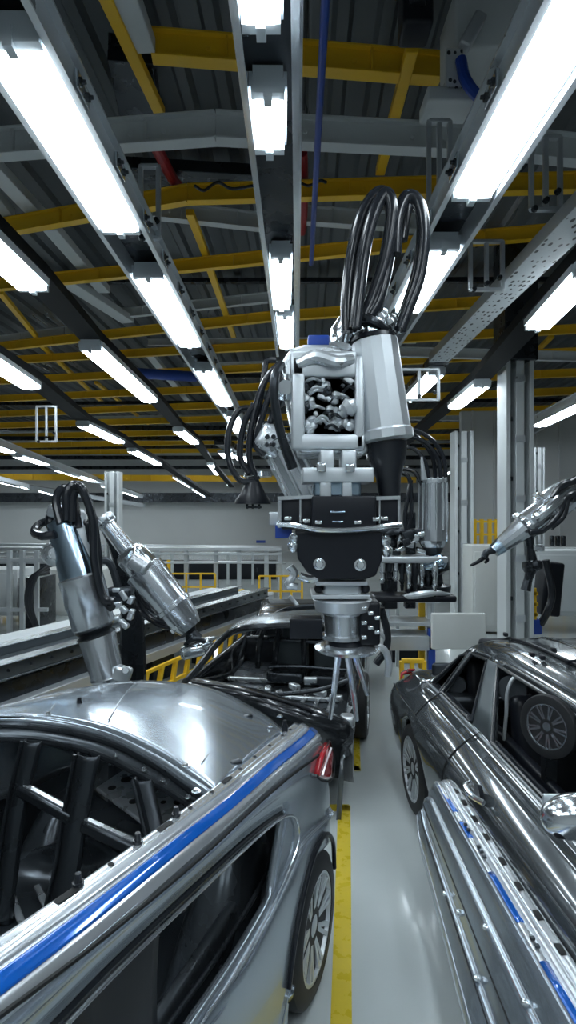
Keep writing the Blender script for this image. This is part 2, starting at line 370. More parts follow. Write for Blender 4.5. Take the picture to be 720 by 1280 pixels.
def rail(pts, w, d, m, label, z0=0.0, bolts=0, side=1, solid=False):
    up = V((0, 0, 1)); t = thing('light_rail', label, 'rail', (pts[0]+pts[-1])/2, 'light rails')
    plates = [MB(), MB()]; web = MB()
    for a, b in zip(pts[:-1], pts[1:]):
        dr = (b-a).normalized(); x = dr.cross(up).normalized(); a = a+up*z0; b = b+up*z0
        if solid: web.beam(a+up*d/2-dr*.02, b+up*d/2+dr*.02, w, d); continue
        for s, mb in zip((-1, 1), plates):
            mb.beam(a+x*s*w/2+up*d/2, b+x*s*w/2+up*d/2, .012, d)
            mb.beam(a+x*s*(w/2+.012), b+x*s*(w/2+.012), .035, .012); mb.beam(a+x*s*(w/2+.02)+up*d, b+x*s*(w/2+.02)+up*d, .05, .012)
        web.beam(a+up*(d+.012), b+up*(d+.012), w, .02)
    if not solid:
        for mb in plates: mb.build('side_plate', m, t)
    web.build('web' if not solid else 'tray_body', 'dark' if not solid else m, t)
    if bolts:
        a = pts[0]+up*z0; dr = (pts[-1]-pts[0]).normalized(); x = dr.cross(up).normalized(); n = int(min(12, (pts[-1]-pts[0]).length)/.62)
        for k in range(4, n):
            p = a+dr*(.2+.62*k)+x*side*(w/2+.01)
            MB().cbox(p+up*d*.5+x*side*.012, (.02, .16, d*.6), Matrix((x, dr, up)).transposed(), .005).build('joint_plate', 'chrome', t)
            for zz in (-.05, .05): MB().lathe(p+dr*zz+up*d*.5+x*side*.02, p+dr*zz+up*d*.5+x*side*.05, [(0, .022), (.4, .022), (.5, .012), (1, .010)], 8).build('bolt', 'dark', t)
    return t
def HP(*q): return [PH(a, b, hh(b)) for a, b in q]
rail([V((-1.19, -2.4, 4.4)), V((-1.18, 15, 4.4))], .30, .16, 'silver', 'big silver light rail on the left with bolted side plates', bolts=1, side=1)
rail([V((1.18, -2.4, 4.4)), V((1.17, 9, 4.4))], .30, .16, 'silver', 'big silver light rail on the right above the hose loops', bolts=1, side=-1)
rail([V((-.17, -2.4, 4.4)), V((-.01, 7.2, 4.4))], .22, .12, 'chrome', 'silver centre light rail running straight away overhead')
rail([V((-2.45, -2.4, 4.4))]+HP((-60, 270), (40, 360), (114, 437), (187, 501), (223, 539), (243, 554), (263, 581), (290, 612)), .27, .10, 'tray', 'upper dark cable tray with tubes under it, left of the big silver rail', z0=.115, solid=True)
rail(HP((-60, 427), (38, 484), (104, 532), (149, 553), (165, 564), (198, 581), (262, 624)), .34, .12, 'tray', 'lower dark cable tray with tubes under it on the left', z0=.115, solid=True)
rail(HP((-60, 539), (12, 565), (57, 581), (118, 602), (178, 623)), .40, .22, 'silver', 'low silver rail with tubes at the far left')
rail(HP((-60, 586), (36, 611), (180, 634)), .45, .2, 'silver', 'lowest silver rail near the left wall')
rail([V((2.7, -2.4, 4.4))]+HP((780, 305), (673, 409), (602, 483), (569, 509), (500, 565)), .30, .12, 'tray', 'dark tray behind the perforated tray on the right', z0=.115, solid=True)
rail(HP((560, 452), (513, 500), (490, 525)), .28, .08, 'dark', 'short dark rail right of the robot head', z0=.115, solid=True)
rail(HP((800, 474), (675, 532), (604, 574), (556, 594)), .36, .2, 'silver', 'low silver rail behind the right columns')
rail([PH(a, b, hh(b, 2.2)) for a, b in ((277, 560), (305, 577), (315, 608))], .5, .2, 'dark', 'far dark tray over the cluster of tiny tubes left of the robot', z0=.115, solid=True)
# perforated cable tray
t = thing('cable_tray', 'pale perforated cable tray hanging at upper right', 'cable tray', PH(600, 380, 2.1))
a, b = PH(752, 250, 2.1), PH(548, 452, 2.1); d = (b-a).normalized(); x = d.cross(V((0, 0, 1))).normalized()
MB().beam(a, b, .26, .012).build('tray_base', 'perf', t)
mb = MB()
for s in (-1, 1): mb.beam(a+x*s*.13+V((0, 0, .05)), b+x*s*.13+V((0, 0, .05)), .012, .11)
mb.build('tray_side', 'silver', t)
# hanging brackets (open frames)
def bracket(px0, px1, py0, py1, Y, label, legs=3, dy=.22):
    t = thing('hanging_bracket', label, 'bracket', P((px0+px1)/2, py0, Y), 'ladder shaped hanging brackets')
    mb = MB(); s = Y/F
    for yy in (Y, Y+dy):
        for k in range(legs if yy == Y else 2):
            px = px0+(px1-px0)*k/((legs if yy == Y else 2)-1); mb.beam(P(px, py0, yy), P(px, py1, yy), .035, .035)
        mb.beam(P(px0, py0, yy), P(px1, py0, yy), .04, .03); mb.beam(P(px0, py1, yy), P(px1, py1, yy), .04, .03)
    for px in (px0, px1): mb.beam(P(px, py0, Y), P(px, py0, Y+dy), .03, .03); mb.beam(P(px, py1, Y), P(px, py1, Y+dy), .03, .03)
    mb.build('frame', 'satin', t, bevel=.004)
    mb = MB()
    for k in range(3): q = P(px0+(px1-px0)*(.1+.4*k), py1-(py1-py0)*.12*k, Y-.03); mb.lathe(q, q+V((0, -.03, 0)), [(0, .025), (1, .02)], 8)
    mb.each('bolt', 'dark', t)
bracket(176, 198, 208, 298, 4.3, 'silver bracket hanging beside the end of the big left tube', 2)
bracket(536, 562, 152, 262, 4.3, 'tall silver bracket left of the big right tube', 3)
bracket(588, 628, 302, 362, 5.0, 'silver bracket at the middle of the perforated tray', 3)
bracket(664, 700, 172, 262, 4.2, 'silver bracket on the perforated tray near the right edge', 3)
bracket(46, 70, 508, 552, 9.5, 'small silver bracket hanging under the left dark trays', 3)
bracket(500, 548, 462, 500, 6.6, 'silver bracket holding the lone tube right of the robot', 3)
# blower unit and motor at the top right
t = thing('blower_unit', 'grey box unit with punched grille and blue hose at top right', 'blower', P(600, 70, 4.8))
MB().cbox(P(610, 52, 4.9), (.72, .5, .5), None, .03).build('casing', 'white', t)
MB().cbox(P(560, 132, 4.7), (.42, .3, .12), None, .02).build('base_tray', 'white', t)
MB().cbox(P(566, 92, 4.6), (.14, .1, .34), None, .01).build('grille', 'perf', t)
MB().tube([P(576, 75, 4.5), P(582, 100, 4.45), P(600, 122, 4.45), P(625, 128, 4.6)], .045).build('hose', 'blue', t)
MB().cbox(P(590, 40, 4.55), (.1, .1, .3), Matrix.Rotation(.5, 3, 'Y'), .02).build('clamp', 'silver', t)
t = thing('hoist_motor', 'black hoist motor hanging from the top edge of the picture', 'motor', P(518, 20, 4.0))
MB().cbox(P(519, 15, 4.1), (.22, .24, .36), None, .03).build('casing', 'black', t)
MB().lathe(P(522, -8, 3.98), P(522, 8, 3.98), [(0, .05), (.2, .06), (.8, .06), (1, .05)]).build('drum', 'dark', t)
MB().beam(P(519, -130, 4.2), P(519, -20, 4.2), .05, .05).build('hanger', 'dark', t)

# ================================================================ COLUMNS
def column(pxc, w, ytop, Y, label, m='white'):
    c = P(pxc, CY, Y); t = thing('steel_column', label, 'column', (c.x, Y, 0), 'steel columns')
    zt = H-(ytop-CY)/F*Y; mb = MB()
    mb.box((c.x, Y, zt/2), (w*.3, w*.9, zt)); mb.box((c.x-w*.42, Y, zt/2), (w*.16, w*.9, zt)); mb.box((c.x+w*.42, Y, zt/2), (w*.16, w*.9, zt))
    mb.box((c.x, Y+w*.2, zt/2), (w*.9, .03, zt)); mb.build('profile', m, t, bevel=.008)
    MB().cbox((c.x, Y, .03), (w*1.5, w*1.4, .06), None, .01).build('base_plate', m, t)
    mb = MB(); m2 = MB()
    k = .8
    while k < zt-.3:
        mb.box((c.x, Y-w*.46, k), (w*.34, .02, .10)); m2.box((c.x-w*.3, Y-w*.4, k+.3), (.03, .04, .06)); k += .9
    mb.each('joint_plate', 'silver', t); m2.each('clip', 'dark', t)
column(644, .42, 448, 8.6, 'big pale steel column right of centre, nearest of the columns')
column(577, .40, 540, 12.0, 'slimmer pale column between the robot tools and the white doors')
column(142, .40, 590, 15.5, 'pale column standing behind the left robot arm')
column(672, .25, 560, 13.5, 'thin pale column just right of the big column')
tag(MB().beam(P(644, 300, 8.6), P(644, 455, 8.6), .5, .5).build('column_head', 'dark', bevel=.02), 'dark column head above the big pale right column', 'column head')

# ================================================================ BACKGROUND LEFT: gantry, fences, conveyor
def gantry():
    t = thing('gantry_frame', 'long grey steel gantry frame in front of the back wall, left half', 'gantry', (-6, 16, 0))
    mb = MB(); Y = 16
    for y, h in ((686, .10), (692, .07), (703, .05)): mb.beam(P(-60, y, Y), P(352, y, Y), .3, h)
    for y, h in ((680, .05),): mb.beam(P(-60, y, Y+2), P(352, y+4, Y+2), .2, .08)
    mb.build('crossbeam', 'satin', t, bevel=.01)
    for px in (-20, 20, 78, 121, 197, 233, 270, 299, 333, 350):
        a = P(px, 686, Y); MB().box((a.x, Y, a.z/2), (.12, .14, a.z)).build('post', 'satin', t, bevel=.01)
    for px in (215, 285, 316):
        a = P(px, 690, Y+2.5); MB().box((a.x, Y+2.5, a.z/2), (.08, .08, a.z)).build('post', 'white', t)
gantry()
def cabinet(px0, px1, y0, y1, Y, m, name, label, cat_, d=.8, door=True):
    a = P(px0, y0, Y); b = P(px1, y1, Y); zt = a.z; zb = max(0, b.z)
    c = V(((a.x+b.x)/2, Y+d/2, (zt+zb)/2)); t = thing(name, label, cat_, (c.x, c.y, zb))
    MB().cbox(c, (b.x-a.x, d, zt-zb), None, .02).build('casing', m, t)
    if door:
        MB().cbox((c.x, Y-.01, c.z), ((b.x-a.x)*.86, .03, (zt-zb)*.86), None, .008).build('door_panel', m, t)
        MB().cbox((c.x+(b.x-a.x)*.34, Y-.04, c.z), (.04, .04, .18), None, .008).build('handle', 'dark', t)
    return t
cabinet(50, 128, 712, 788, 13, 'board', 'machine_cover', 'large white machine cover standing behind the left robot arm', 'cover')
cabinet(-40, 22, 712, 770, 12, 'white', 'control_cabinet', 'pale control cabinet at the left picture edge', 'cabinet')
cabinet(23, 50, 722, 795, 11.5, 'dark', 'machine_block', 'dark machine block between the white covers at left', 'machine')
cabinet(196, 345, 702, 752, 20, 'black', 'machine_block', 'long black machine enclosure standing under the gantry left of the robot', 'machine')
cabinet(150, 190, 700, 752, 20, 'dark', 'machine_block', 'dark machine under the gantry just right of the pale column', 'machine')
cabinet(-20, 120, 698, 720, 21, 'dark', 'machine_block', 'low dark machine line under the gantry behind the white cover', 'machine')
# cables and frames by the left machines
t = thing('tubular_machine', 'grey tubular machine frame with black hoses at far left', 'machine', P(35, 760, 11))
mb = MB()
for px in (12, 28, 46): mb.beam(P(px, 688, 11), P(px, 792, 11), .08, .08)
mb.beam(P(-20, 700, 11), P(60, 700, 11), .07, .07); mb.beam(P(-20, 762, 11), P(60, 762, 11), .07, .07)
mb.build('frame', 'satin', t)
for q in range(3): MB().tube([P(62, 705+q*5, 10.8), P(44-q*2, 722, 10.7), P(38-q*2, 755, 10.7), P(48, 790, 10.8)], .05).build('hose', 'rubber', t)
def fence(pts, h, n, label, z0=0, r=.025, name='safety_railing', slant=0):
    a, b = V(pts[0]), V(pts[1]); t = thing(name, label, 'railing', (a+b)/2, 'yellow safety railings'); mb = MB(); up = V((0, 0, 1))
    for q in (1, .52, .1): mb.beam(a+up*h*q, b+up*h*q, r*1.6, r*1.6)
    mb.each('rail', 'yellow', t)
    for k in range(n+1):
        p = a+(b-a)*(k/n); MB().beam(p, p+up*h+(b-a).normalized()*slant, r*2, r*2).build('post', 'yellow', t)
fence((V((-3.5, 15, 0)), V((-1.95, 15, 0))), .75, 4, 'yellow safety railing under the gantry at left of centre')
fence((V((-7.4, 14.6, 0)), V((-6.3, 14.6, 0))), .7, 3, 'small yellow railing beside the white cover at left')
fence((V((-.72, 14, 0)), V((.35, 14, 0))), .8, 4, 'yellow safety railing right of the gantry end behind the black car')
fence((V((-2.05, 5.55, 0)), V((-.70, 9.0, 0))), .52, 12, 'low yellow slanted railing between the conveyor and the cars', slant=.16)
fence((V((5.3, 14.2, 0)), V((7.0, 14.2, 0))), 1.0, 5, 'yellow safety railing at the right wall')
t = thing('yellow_ladder', 'yellow caged ladder platform between the two right columns', 'platform', P(610, 670, 13.5))
mb = MB()
for px in (593, 602, 612, 620): mb.beam(P(px, 649, 13.4), P(px, 690, 13.4), .08, .08)
for y in (652, 668, 684): mb.beam(P(590, y, 13.4), P(622, y, 13.4), .05, .05)
mb.build('cage', 'yellow', t)
MB().beam(P(600, 690, 13.4), P(600, 764, 13.4), .08, .08).build('post', 'yellow', t)
tag(MB().beam(P(211, 700, 15.9), P(211, 726, 15.9), .09, .09).build('yellow_post', 'yellow'), 'short yellow post on the gantry', 'post')
# conveyor
t = thing('conveyor', 'long grey metal conveyor running diagonally behind the silver car at left', 'conveyor', (-1.8, 7.6, 0))
az = math.radians(23.5); cu = V((math.sin(az), math.cos(az), 0)); cv = V((-math.cos(az), math.sin(az), 0))
c0 = PZ(0, 838, .9)-cu*2.2; c1 = PZ(332, 740, .9); up = V((0, 0, 1))
for (off, z, w, h, nm, m) in ((0, 0, .10, .14, 'side_rail', 'gun'), (.62, 0, .10, .14, 'side_rail', 'gun'), (.31, -.05, .50, .06, 'belt', 'gun'), (.02, -.22, .06, .2, 'skirt', 'dark'), (-.06, -.36, .16, .12, 'cable_duct', 'satin'), (.6, -.3, .2, .2, 'cable_duct', 'satin')):
    mb = MB().beam(c0+cv*off+up*z, c1+cv*off+up*z, w, h)
    if nm == 'side_rail':
        mb.beam(c0+cv*(off-.03)+up*.08, c1+cv*(off-.03)+up*.08, .16, .015); mb.beam(c0+cv*off-up*.08, c1+cv*off-up*.08, .13, .02)
    mb.build(nm, m, t, bevel=.008)
for k in range(7):
    p = c0+(c1-c0)*((k+.5)/7)+cv*.3
    MB().box((p.x, p.y, .35), (.12, .5, .7), Matrix.Rotation(-az, 3, 'Z')).build('leg', 'dark', t, bevel=.01)
mb = MB()
for k in range(30):
    p = c0+(c1-c0)*((k+.5)/30)-cv*.055; mb.lathe(p, p-cv*.02, [(0, .018), (1, .014)], 8)
mb.each('bolt', 'dark', t)
t = thing('conveyor', 'second pale conveyor table behind and left of the long one', 'conveyor', (-4.5, 9.5, 0))
e0 = c0+cv*1.3; e1 = c1+cv*1.1+cu*.6
MB().beam(e0-up*.12, e1-up*.12, .9, .08).build('table_top', 'white', t); MB().beam(e0-up*.07-cv*.3, e1-up*.07-cv*.3, .05, .02).build('guide_strip', 'yellow', t)
MB().beam(e0-up*.25-cv*.35, e1-up*.25-cv*.35, .1, .2).build('side_rail', 'satin', t)
for k in range(5): q = e0+(e1-e0)*((k+.5)/5); MB().box((q.x, q.y, .38), (.1, .6, .76)).build('leg', 'dark', t)
t = thing('roller_table', 'low grey roller table where the conveyor meets the gantry', 'roller table', P(310, 745, 12.5))
MB().box(P(300, 745, 12.6), (1.5, .5, .12)).build('table_top', 'satin', t, bevel=.02)
for px in (262, 300, 338):
    a = P(px, 745, 12.6); MB().box((a.x, a.y, a.z/2), (.08, .4, a.z)).build('leg', 'satin', t)

# ================================================================ BACKGROUND RIGHT
cabinet(590, 636, 682, 790, 11.0, 'board', 'white_cabinet', 'tall white cabinet between the two right columns', 'cabinet', .6)
cabinet(668, 735, 688, 770, 11.0, 'white', 'white_cabinet', 'pale cabinet at the right edge behind the robot arm', 'cabinet', .6)
t = cabinet(540, 608, 767, 812, 7.4, 'board', 'white_board', 'white board standing behind the rear of the dark car', 'board', .08, False)
t['category'] = 'board'
t = thing('parts_rack', 'grey metal parts rack standing on the floor under the hanging tools', 'rack', PZ(512, 860, 0))
mb = MB(); Y = 8.2
for px in (484, 505, 536, 541): 
    a = P(px, 745, Y); mb.box((a.x, Y+(0 if px != 505 else .5), a.z/2), (.05, .05, a.z))
mb.each('post', 'satin', t)
for y, h in ((748, .05), (776, .06), (798, .18), (806, .05)): MB().beam(P(480, y, Y), P(545, y, Y), .5, h).build('shelf', 'satin', t, bevel=.008)
tag(MB().beam(P(539, 785, 8), P(539, 838, 8), .1, .1).build('blue_post', 'blue', bevel=.01), 'blue post between the parts rack and the white board', 'post')
tag(MB().beam(P(527, 750, 8.4), P(527, 835, 8.4), .09, .09).build('yellow_post', 'yellow', bevel=.01), 'yellow post behind the parts rack', 'post')
t = thing('floor_guard', 'low yellow floor guard behind the dark car', 'guard', PZ(512, 855, 0))
mb = MB(); Y = 7.6
mb.beam(P(502, 826, Y), P(530, 826, Y), .06, .06)
for px in (502, 515, 530): a = P(px, 826, Y); mb.box((a.x, Y, a.z/2), (.06, .06, a.z))
mb.build('frame', 'yellow', t, bevel=.01)
cabinet(490, 530, 805, 838, 8.9, 'black', 'machine_block', 'black box on the floor behind the parts rack', 'machine')
t = thing('machine_block', 'dark machinery between columns at far right with blue base', 'machine', P(690, 740, 9.5))
MB().cbox(P(685, 735, 9.5), (.32, .4, .9), Matrix.Rotation(.1, 3, 'Y'), .04).build('column_body', 'black', t)
MB().cbox(P(664, 782, 9.4), (.25, .3, .25), None, .03).build('base', 'blue', t)
MB().tube([P(676, 780, 9.3), P(684, 765, 9.2), P(690, 740, 9.2), P(682, 700, 9.2)], .06).build('hose', 'rubber', t)
mb = MB()
for px in (660, 668): mb.beam(P(px, 735, 9.3), P(px, 785, 9.3), .05, .05)
for y in (742, 755, 768): mb.beam(P(656, y, 9.3), P(672, y, 9.3), .05, .05)
mb.build('guard', 'yellow', t)
# wall services on the right
t = thing('wall_shelf', 'pale shelf with small fittings on the wall at right edge', 'shelf', P(700, 685, 12))
MB().box(P(700, 686, 12), (1.2, .3, .06)).build('board', 'white', t)
mb = MB()
for k in range(3): mb.cbox(P(690+k*7, 676, 11.9), (.08, .1, .22), None, .02)
mb.each('fitting', 'dark', t)
tag(MB().cbox(P(326, 677, 33.5), (.55, .05, .16), None, .01).build('wall_sign', 'blue'), 'small blue sign on the pale back wall', 'sign')

# ================================================================ CARS
def bolts_on(pts, r, hgt, up=V((0, 0, 1))):
    mb = MB()
    for p in pts: mb.lathe(p, p+up*hgt, [(0, r*1.5), (.3, r*1.5), (.31, r), (1, r*.8)], 10)
    return mb
def wheel(c, ax, R, parent, spokes=9, w=.22, rim='satin', name='wheel'):
    # ax: outward unit axis
    c = V(c); ax = V(ax).normalized(); a = c-ax*w/2; b = c+ax*w/2
    ty = MB().lathe(a, b, [(0, R*.70), (0, R*.9), (.08, R*.97), (.25, R), (.75, R), (.92, R*.97), (1, R*.88), (1.0, R*.72), (.9, R*.70)], 48)
    o = ty.build(name, 'tyre', parent)
    rm = MB().lathe(a, b, [(.55, R*.70), (.985, R*.71), (.985, R*.67), (.8, R*.64), (.6, R*.62)], 48)
    x = ax.orthogonal().normalized(); y = ax.cross(x)
    for k in range(spokes):
        for d in (-.085, .085):
            t = 2*math.pi*k/spokes; q = x*math.cos(t+d*1.2)+y*math.sin(t+d*1.2); q2 = x*math.cos(t+d*.3)+y*math.sin(t+d*.3)
            rm.beam(c+q2*R*.10+ax*w*.30, c+q*R*.66+ax*w*.42, R*.06, w*.14, ax)
    rm.lathe(c+ax*w*.2, c+ax*w*.42, [(0, R*.20), (.8, R*.19), (1, R*.10)], 24)
    rm.build('rim', rim, o)
    MB().lathe(c-ax*w*.1, c+ax*w*.02, [(0, R*.5), (1, R*.5)], 30).build('brake_disc', 'dark', o)
    return o

# ---------------------------------------------------------------- silver car body, near left
W0 = V((.08, 2.70, 0)); A1 = math.radians(20)
U = V((math.sin(A1), math.cos(A1), 0)); L_ = V((-math.cos(A1), math.sin(A1), 0)); UP = V((0, 0, 1))
EYE = V((0, 0, H))
def ray(px, py): return V(((px-CX)/F, 1, -(py-CY)/F))
def hit(px, py, n, d):                 # ray with plane n.x = d
    r = ray(px, py); return EYE+r*((d-n.dot(EYE))/n.dot(r))
def SV(px, py, v=0.0): return hit(px, py, L_, L_.dot(W0)+v)             # on the plane v = const of the car
def SU(px, py, u): return hit(px, py, U, U.dot(W0)+u)                   # on the plane u = const
def ST(px, py, dz=0.0, cr=.08):                                          # on the sloping top
    n = UP+U*.1315-L_*cr; return hit(px, py, n, n.dot(W0)+1.234+dz)
def CP(u, v, z): return W0+U*u+L_*v+UP*z
car = thing('silver_car_body', 'silver unglazed car body with a blue stripe on its rail, largest thing at lower left', 'car', W0-U*1.0+L_*.8)
# rear deck / roof panel
hd = [(-70, 902), (0, 896), (60, 898), (130, 913), (190, 940), (240, 972), (267, 991)]
fr = [(-30, 893), (25, 884), (92, 865), (180, 852), (262, 861), (320, 888), (357, 917)]
K = []
for i, (a, b) in enumerate(zip(hd, fr)):
    A = ST(*a, .02); B = ST(*b, .0); s = math.sin(math.pi*i/6)
    K.append([A+UP*.0, A.lerp(B, .33)+UP*.035*(.4+s), A.lerp(B, .68)+UP*.035*(.4+s), B-UP*.0, B+U*.05-UP*.10, B+U*.03-UP*.45])
MB().grid(K, (), 6).build('roof_panel', 'body1', car, solid=.012)
# points on the panel for the crease glints
def edge(i, t):
    A = ST(*hd[i], .02); B = ST(*fr[i], 0); s = math.sin(math.pi*i/6); return A.lerp(B, t)+UP*.037*(.4+s)*min(1, 4*t*(1-t)+.15)
# far quarter beyond the panel: drip edge along the far side
mb = MB().tube([ST(*p, .012) for p in ((267, 990), (300, 963), (330, 939), (357, 917))], .007, 6)
mb.tube([ST(*p, .010) for p in ((357, 917), (335, 897), (318, 886), (290, 872))], .004, 6)
mb.build('lid_gap', 'hole', car)
# bright cant rail: several folded ridges from outer edge to inner edge
E = [(-150, 1395), (0, 1272), (80, 1206), (150, 1147), (250, 1060), (300, 1017), (345, 975), (385, 940), (402, 922)]
I = [(-150, 1272), (0, 1181), (50, 1147), (100, 1112), (200, 1040), (262, 994), (315, 950), (357, 917), (368, 908)]
K = []
for e, i in zip(E, I):
    a = SV(*e, 0); b = ST(*i, .01)
    def q(t, dz): return a.lerp(b, t)+UP*dz
    K.append([q(0, -.012), q(.06, .008), q(.14, .016), q(.40, .030), q(.46, .018), q(.52, .030), q(.70, .034), q(.76, .022), q(.95, .02), q(1, .008), q(1.01, -.05)])
MB().grid(K, (), 4).build('cant_rail', 'strip', car, solid=.006)
# thin glossy blue strip lying on the rail
K = []
for e, i in zip(E, I):
    a = SV(*e, 0); b = ST(*i, .01); k = 1
    K.append([a.lerp(b, .12)+UP*.0215, a.lerp(b, .25)+UP*.031, a.lerp(b, .36)+UP*.0355])
MB().grid(K, (), 4).build('blue_strip', 'bluestrip', car, solid=.003)
# slots and holes along the inner flange
mb = MB(); mb2 = MB(); mb3 = MB()
def railpt(k, t, dz):
    n = len(E)-1; i = min(int(k*n), n-1); f = k*n-i
    a = SV(*E[i], 0).lerp(SV(*E[i+1], 0), f); b = ST(*I[i], .01).lerp(ST(*I[i+1], .01), f); return a.lerp(b, t)+UP*dz, (SV(*E[i+1], 0)-SV(*E[i], 0)).normalized(), (b-a).normalized()
for k, big in ((.32, 1), (.41, 0), (.50, 1), (.56, 0), (.62, 0), (.66, 1), (.70, 0), (.75, 0), (.80, 0), (.85, 0), (.90, 0)):
    p, d, s = railpt(k, .88, .023)
    if big: mb.beam(p-d*.028, p+d*.028, .022, .006); mb.lathe(p-d*.028-UP*.003, p-d*.028+UP*.003, [(0, .011), (1, .011)], 10); mb.lathe(p+d*.028-UP*.003, p+d*.028+UP*.003, [(0, .011), (1, .011)], 10)
    else: mb.lathe(p-UP*.003, p+UP*.003, [(0, .009), (1, .009)], 10)
mb.each('punched_slot', 'hole', car)
pts = [railpt(k, .93, .024)[0] for k in (.36, .455, .53)]
bolts_on(pts, .010, .03).each('rubber_plug', 'rubber', car)
# body side with its open door aperture
r4 = [(-260, 1500), (0, 1275), (130, 1165), (250, 1062), (330, 990), (372, 953), (400, 928), (411, 948)]
r35 = [(-260, 1530), (10, 1293), (135, 1180), (252, 1080), (326, 1012), (365, 980), (398, 957), (413, 968)]
r3 = [(-260, 1560), (25, 1315), (142, 1198), (250, 1097), (316, 1038), (357, 1010), (391, 993), (418, 992)]
r2 = [(-20, 1640), (100, 1490), (180, 1370), (239, 1282), (295, 1198), (340, 1120), (374, 1050), (418, 1012)]
r15 = [(20, 1650), (125, 1500), (198, 1380), (258, 1283), (312, 1205), (350, 1128), (381, 1058), (418, 1020)]
r1 = [(60, 1660), (160, 1530), (235, 1410), (300, 1310), (340, 1220), (366, 1140), (387, 1072), (419, 1030)]
r0 = [(90, 1680), (200, 1560), (275, 1450), (335, 1340), (362, 1232), (376, 1155), (394, 1078), (419, 1047)]
K = [[SV(*a, 0), SV(*b, -.006), SV(*c, .012), SV(*d, .012), SV(*e, -.012), SV(*f, -.02), SV(*g, -.02)] for a, b, c, d, e, f, g in zip(r4, r35, r3, r2, r15, r1, r0)]
K[-1] = [p+L_*.03 for p in K[-1]]; K[-1][0] += L_*.01
K.append([p+L_*.22+U*.10 for p in K[-1]])          # rear corner turning in
holes = {(i, 2) for i in range(0, 5)}
MB().grid(K, holes, 6).build('body_side', 'body1', car, solid=.03, off=-1)
# sill below, in front of the wheel
sb = [(100, 1700), (230, 1600), (300, 1500), (350, 1400), (358, 1300), (361, 1240)]
K = [[SV(*a, -.02), SV(*b, -.01)] for a, b in zip(r0[:5]+[(362, 1238)], sb)]
MB().grid(K, (), 5).build('sill_skirt', 'body1', car, solid=.02, off=-1)
# aperture seals
def loop(r, name, m, px):
    MB().tube(px, r, 8).build(name, m, car)
top = [SV(*p, .03) for p in ((-100, 1432), (25, 1318), (142, 1201), (250, 1101), (312, 1045), (345, 1020), (360, 1020), (366, 1036), (362, 1062), (338, 1118), (294, 1195), (239, 1279), (180, 1366), (100, 1486))]
loop(.014, 'door_seal', 'rubber', top)
loop(.006, 'seal_trim', 'chrome', [p-L_*.032 for p in top])
loop(.010, 'inner_flange', 'dark', [p+L_*.06 for p in top])
MB().tube([SV(*p, -.010) for p in ((-20, 1285), (130, 1172), (252, 1071), (326, 1002), (366, 968), (399, 944))], .006, 6).build('roof_channel', 'hole', car)
MB().tube([SV(*p, -.012) for p in ((180, 1400), (245, 1290), (300, 1212), (345, 1134), (376, 1064))], .005, 6).build('sill_trim', 'chrome', car)
# wheel arch lip and wheel
MB().tube([SV(*p, -.030) for p in ((361, 1236), (369, 1175), (381, 1112), (394, 1066), (407, 1043), (416, 1052), (418, 1085))], .012, 8).build('wheel_arch', 'black', car)
mb = MB(); wc = CP(.10, .10, .34)
vs = []; 
for k in range(17):
    a = math.pi*(k/16)*1.1-.15; vs.append([wc+U*math.cos(a)*.40*1+UP*math.sin(a)*.40, wc+U*math.cos(a)*.40+UP*math.sin(a)*.40+L_*.35])
mb.grid(vs, (), 1).build('wheel_housing', 'black', car)
wheel(CP(.10, .07, .34), -L_, .34, car, 9, .22)
wheel(CP(.10, 1.5, .34), L_, .34, car, 9, .22)
# tail lamp
K = [[SV(*p, v) for p, v in zip(r, (-.02, -.035, -.03))] for r in (((412, 928), (404, 945), (398, 968)), ((415, 931), (409, 950), (402, 972)), ((417, 940), (413, 958), (408, 974)), ((416, 955), (415, 964), (414, 972)))]
lamp = MB().grid(K, (), 4).build('tail_lamp', 'lens', car, solid=.03, off=-1)
MB().tube([SV(*p, -.037) for p in ((414, 935), (408, 952), (403, 969))], .006, 6).build('reflector_strip', 'clear', lamp)
MB().tube([SV(*p, -.022) for p in ((412, 926), (403, 945), (397, 970), (408, 977), (417, 970), (418, 945), (413, 927))], .004, 6).build('lamp_gasket', 'hole', lamp)
# rear bumper corner inner mass and floor pan
MB().grid([[CP(.55, .25, .9), CP(.62, .25, .55), CP(.56, .25, .25)], [CP(.75, .8, .9), CP(.82, .8, .55), CP(.75, .8, .25)], [CP(.55, 1.4, .9), CP(.6, 1.4, .55), CP(.55, 1.4, .25)]], (), 5).build('rear_bumper', 'body1', car, solid=.03)
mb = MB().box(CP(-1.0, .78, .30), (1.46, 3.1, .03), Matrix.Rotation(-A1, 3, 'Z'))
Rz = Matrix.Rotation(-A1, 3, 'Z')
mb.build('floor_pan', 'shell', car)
mb = MB()
for k in range(9):
    for s in (0, 1):
        mb.cbox(CP(-2.1+k*.1+.02*s, .32+.75*s, .325), (.46, .035, .03), Rz, .012)
for k in range(5): mb.cbox(CP(-.9, .2+.14*k, .325), (.03, .7, .03), Rz, .012)
for k in range(5): mb.cbox(CP(-1.9, .85+.13*k, .33), (.03, .8, .03), Rz, .012)
mb.each('floor_rib', 'silver', car)
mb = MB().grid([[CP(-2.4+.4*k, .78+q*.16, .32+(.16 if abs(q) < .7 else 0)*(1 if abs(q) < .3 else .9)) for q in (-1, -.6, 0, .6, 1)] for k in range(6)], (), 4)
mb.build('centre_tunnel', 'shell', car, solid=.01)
mb = MB()
for k in range(3):
    mb.cbox(CP(-1.0-.55*k, .78, .38), (1.4, .09, .10), Rz, .02)
mb.each('cross_member', 'shell', car)
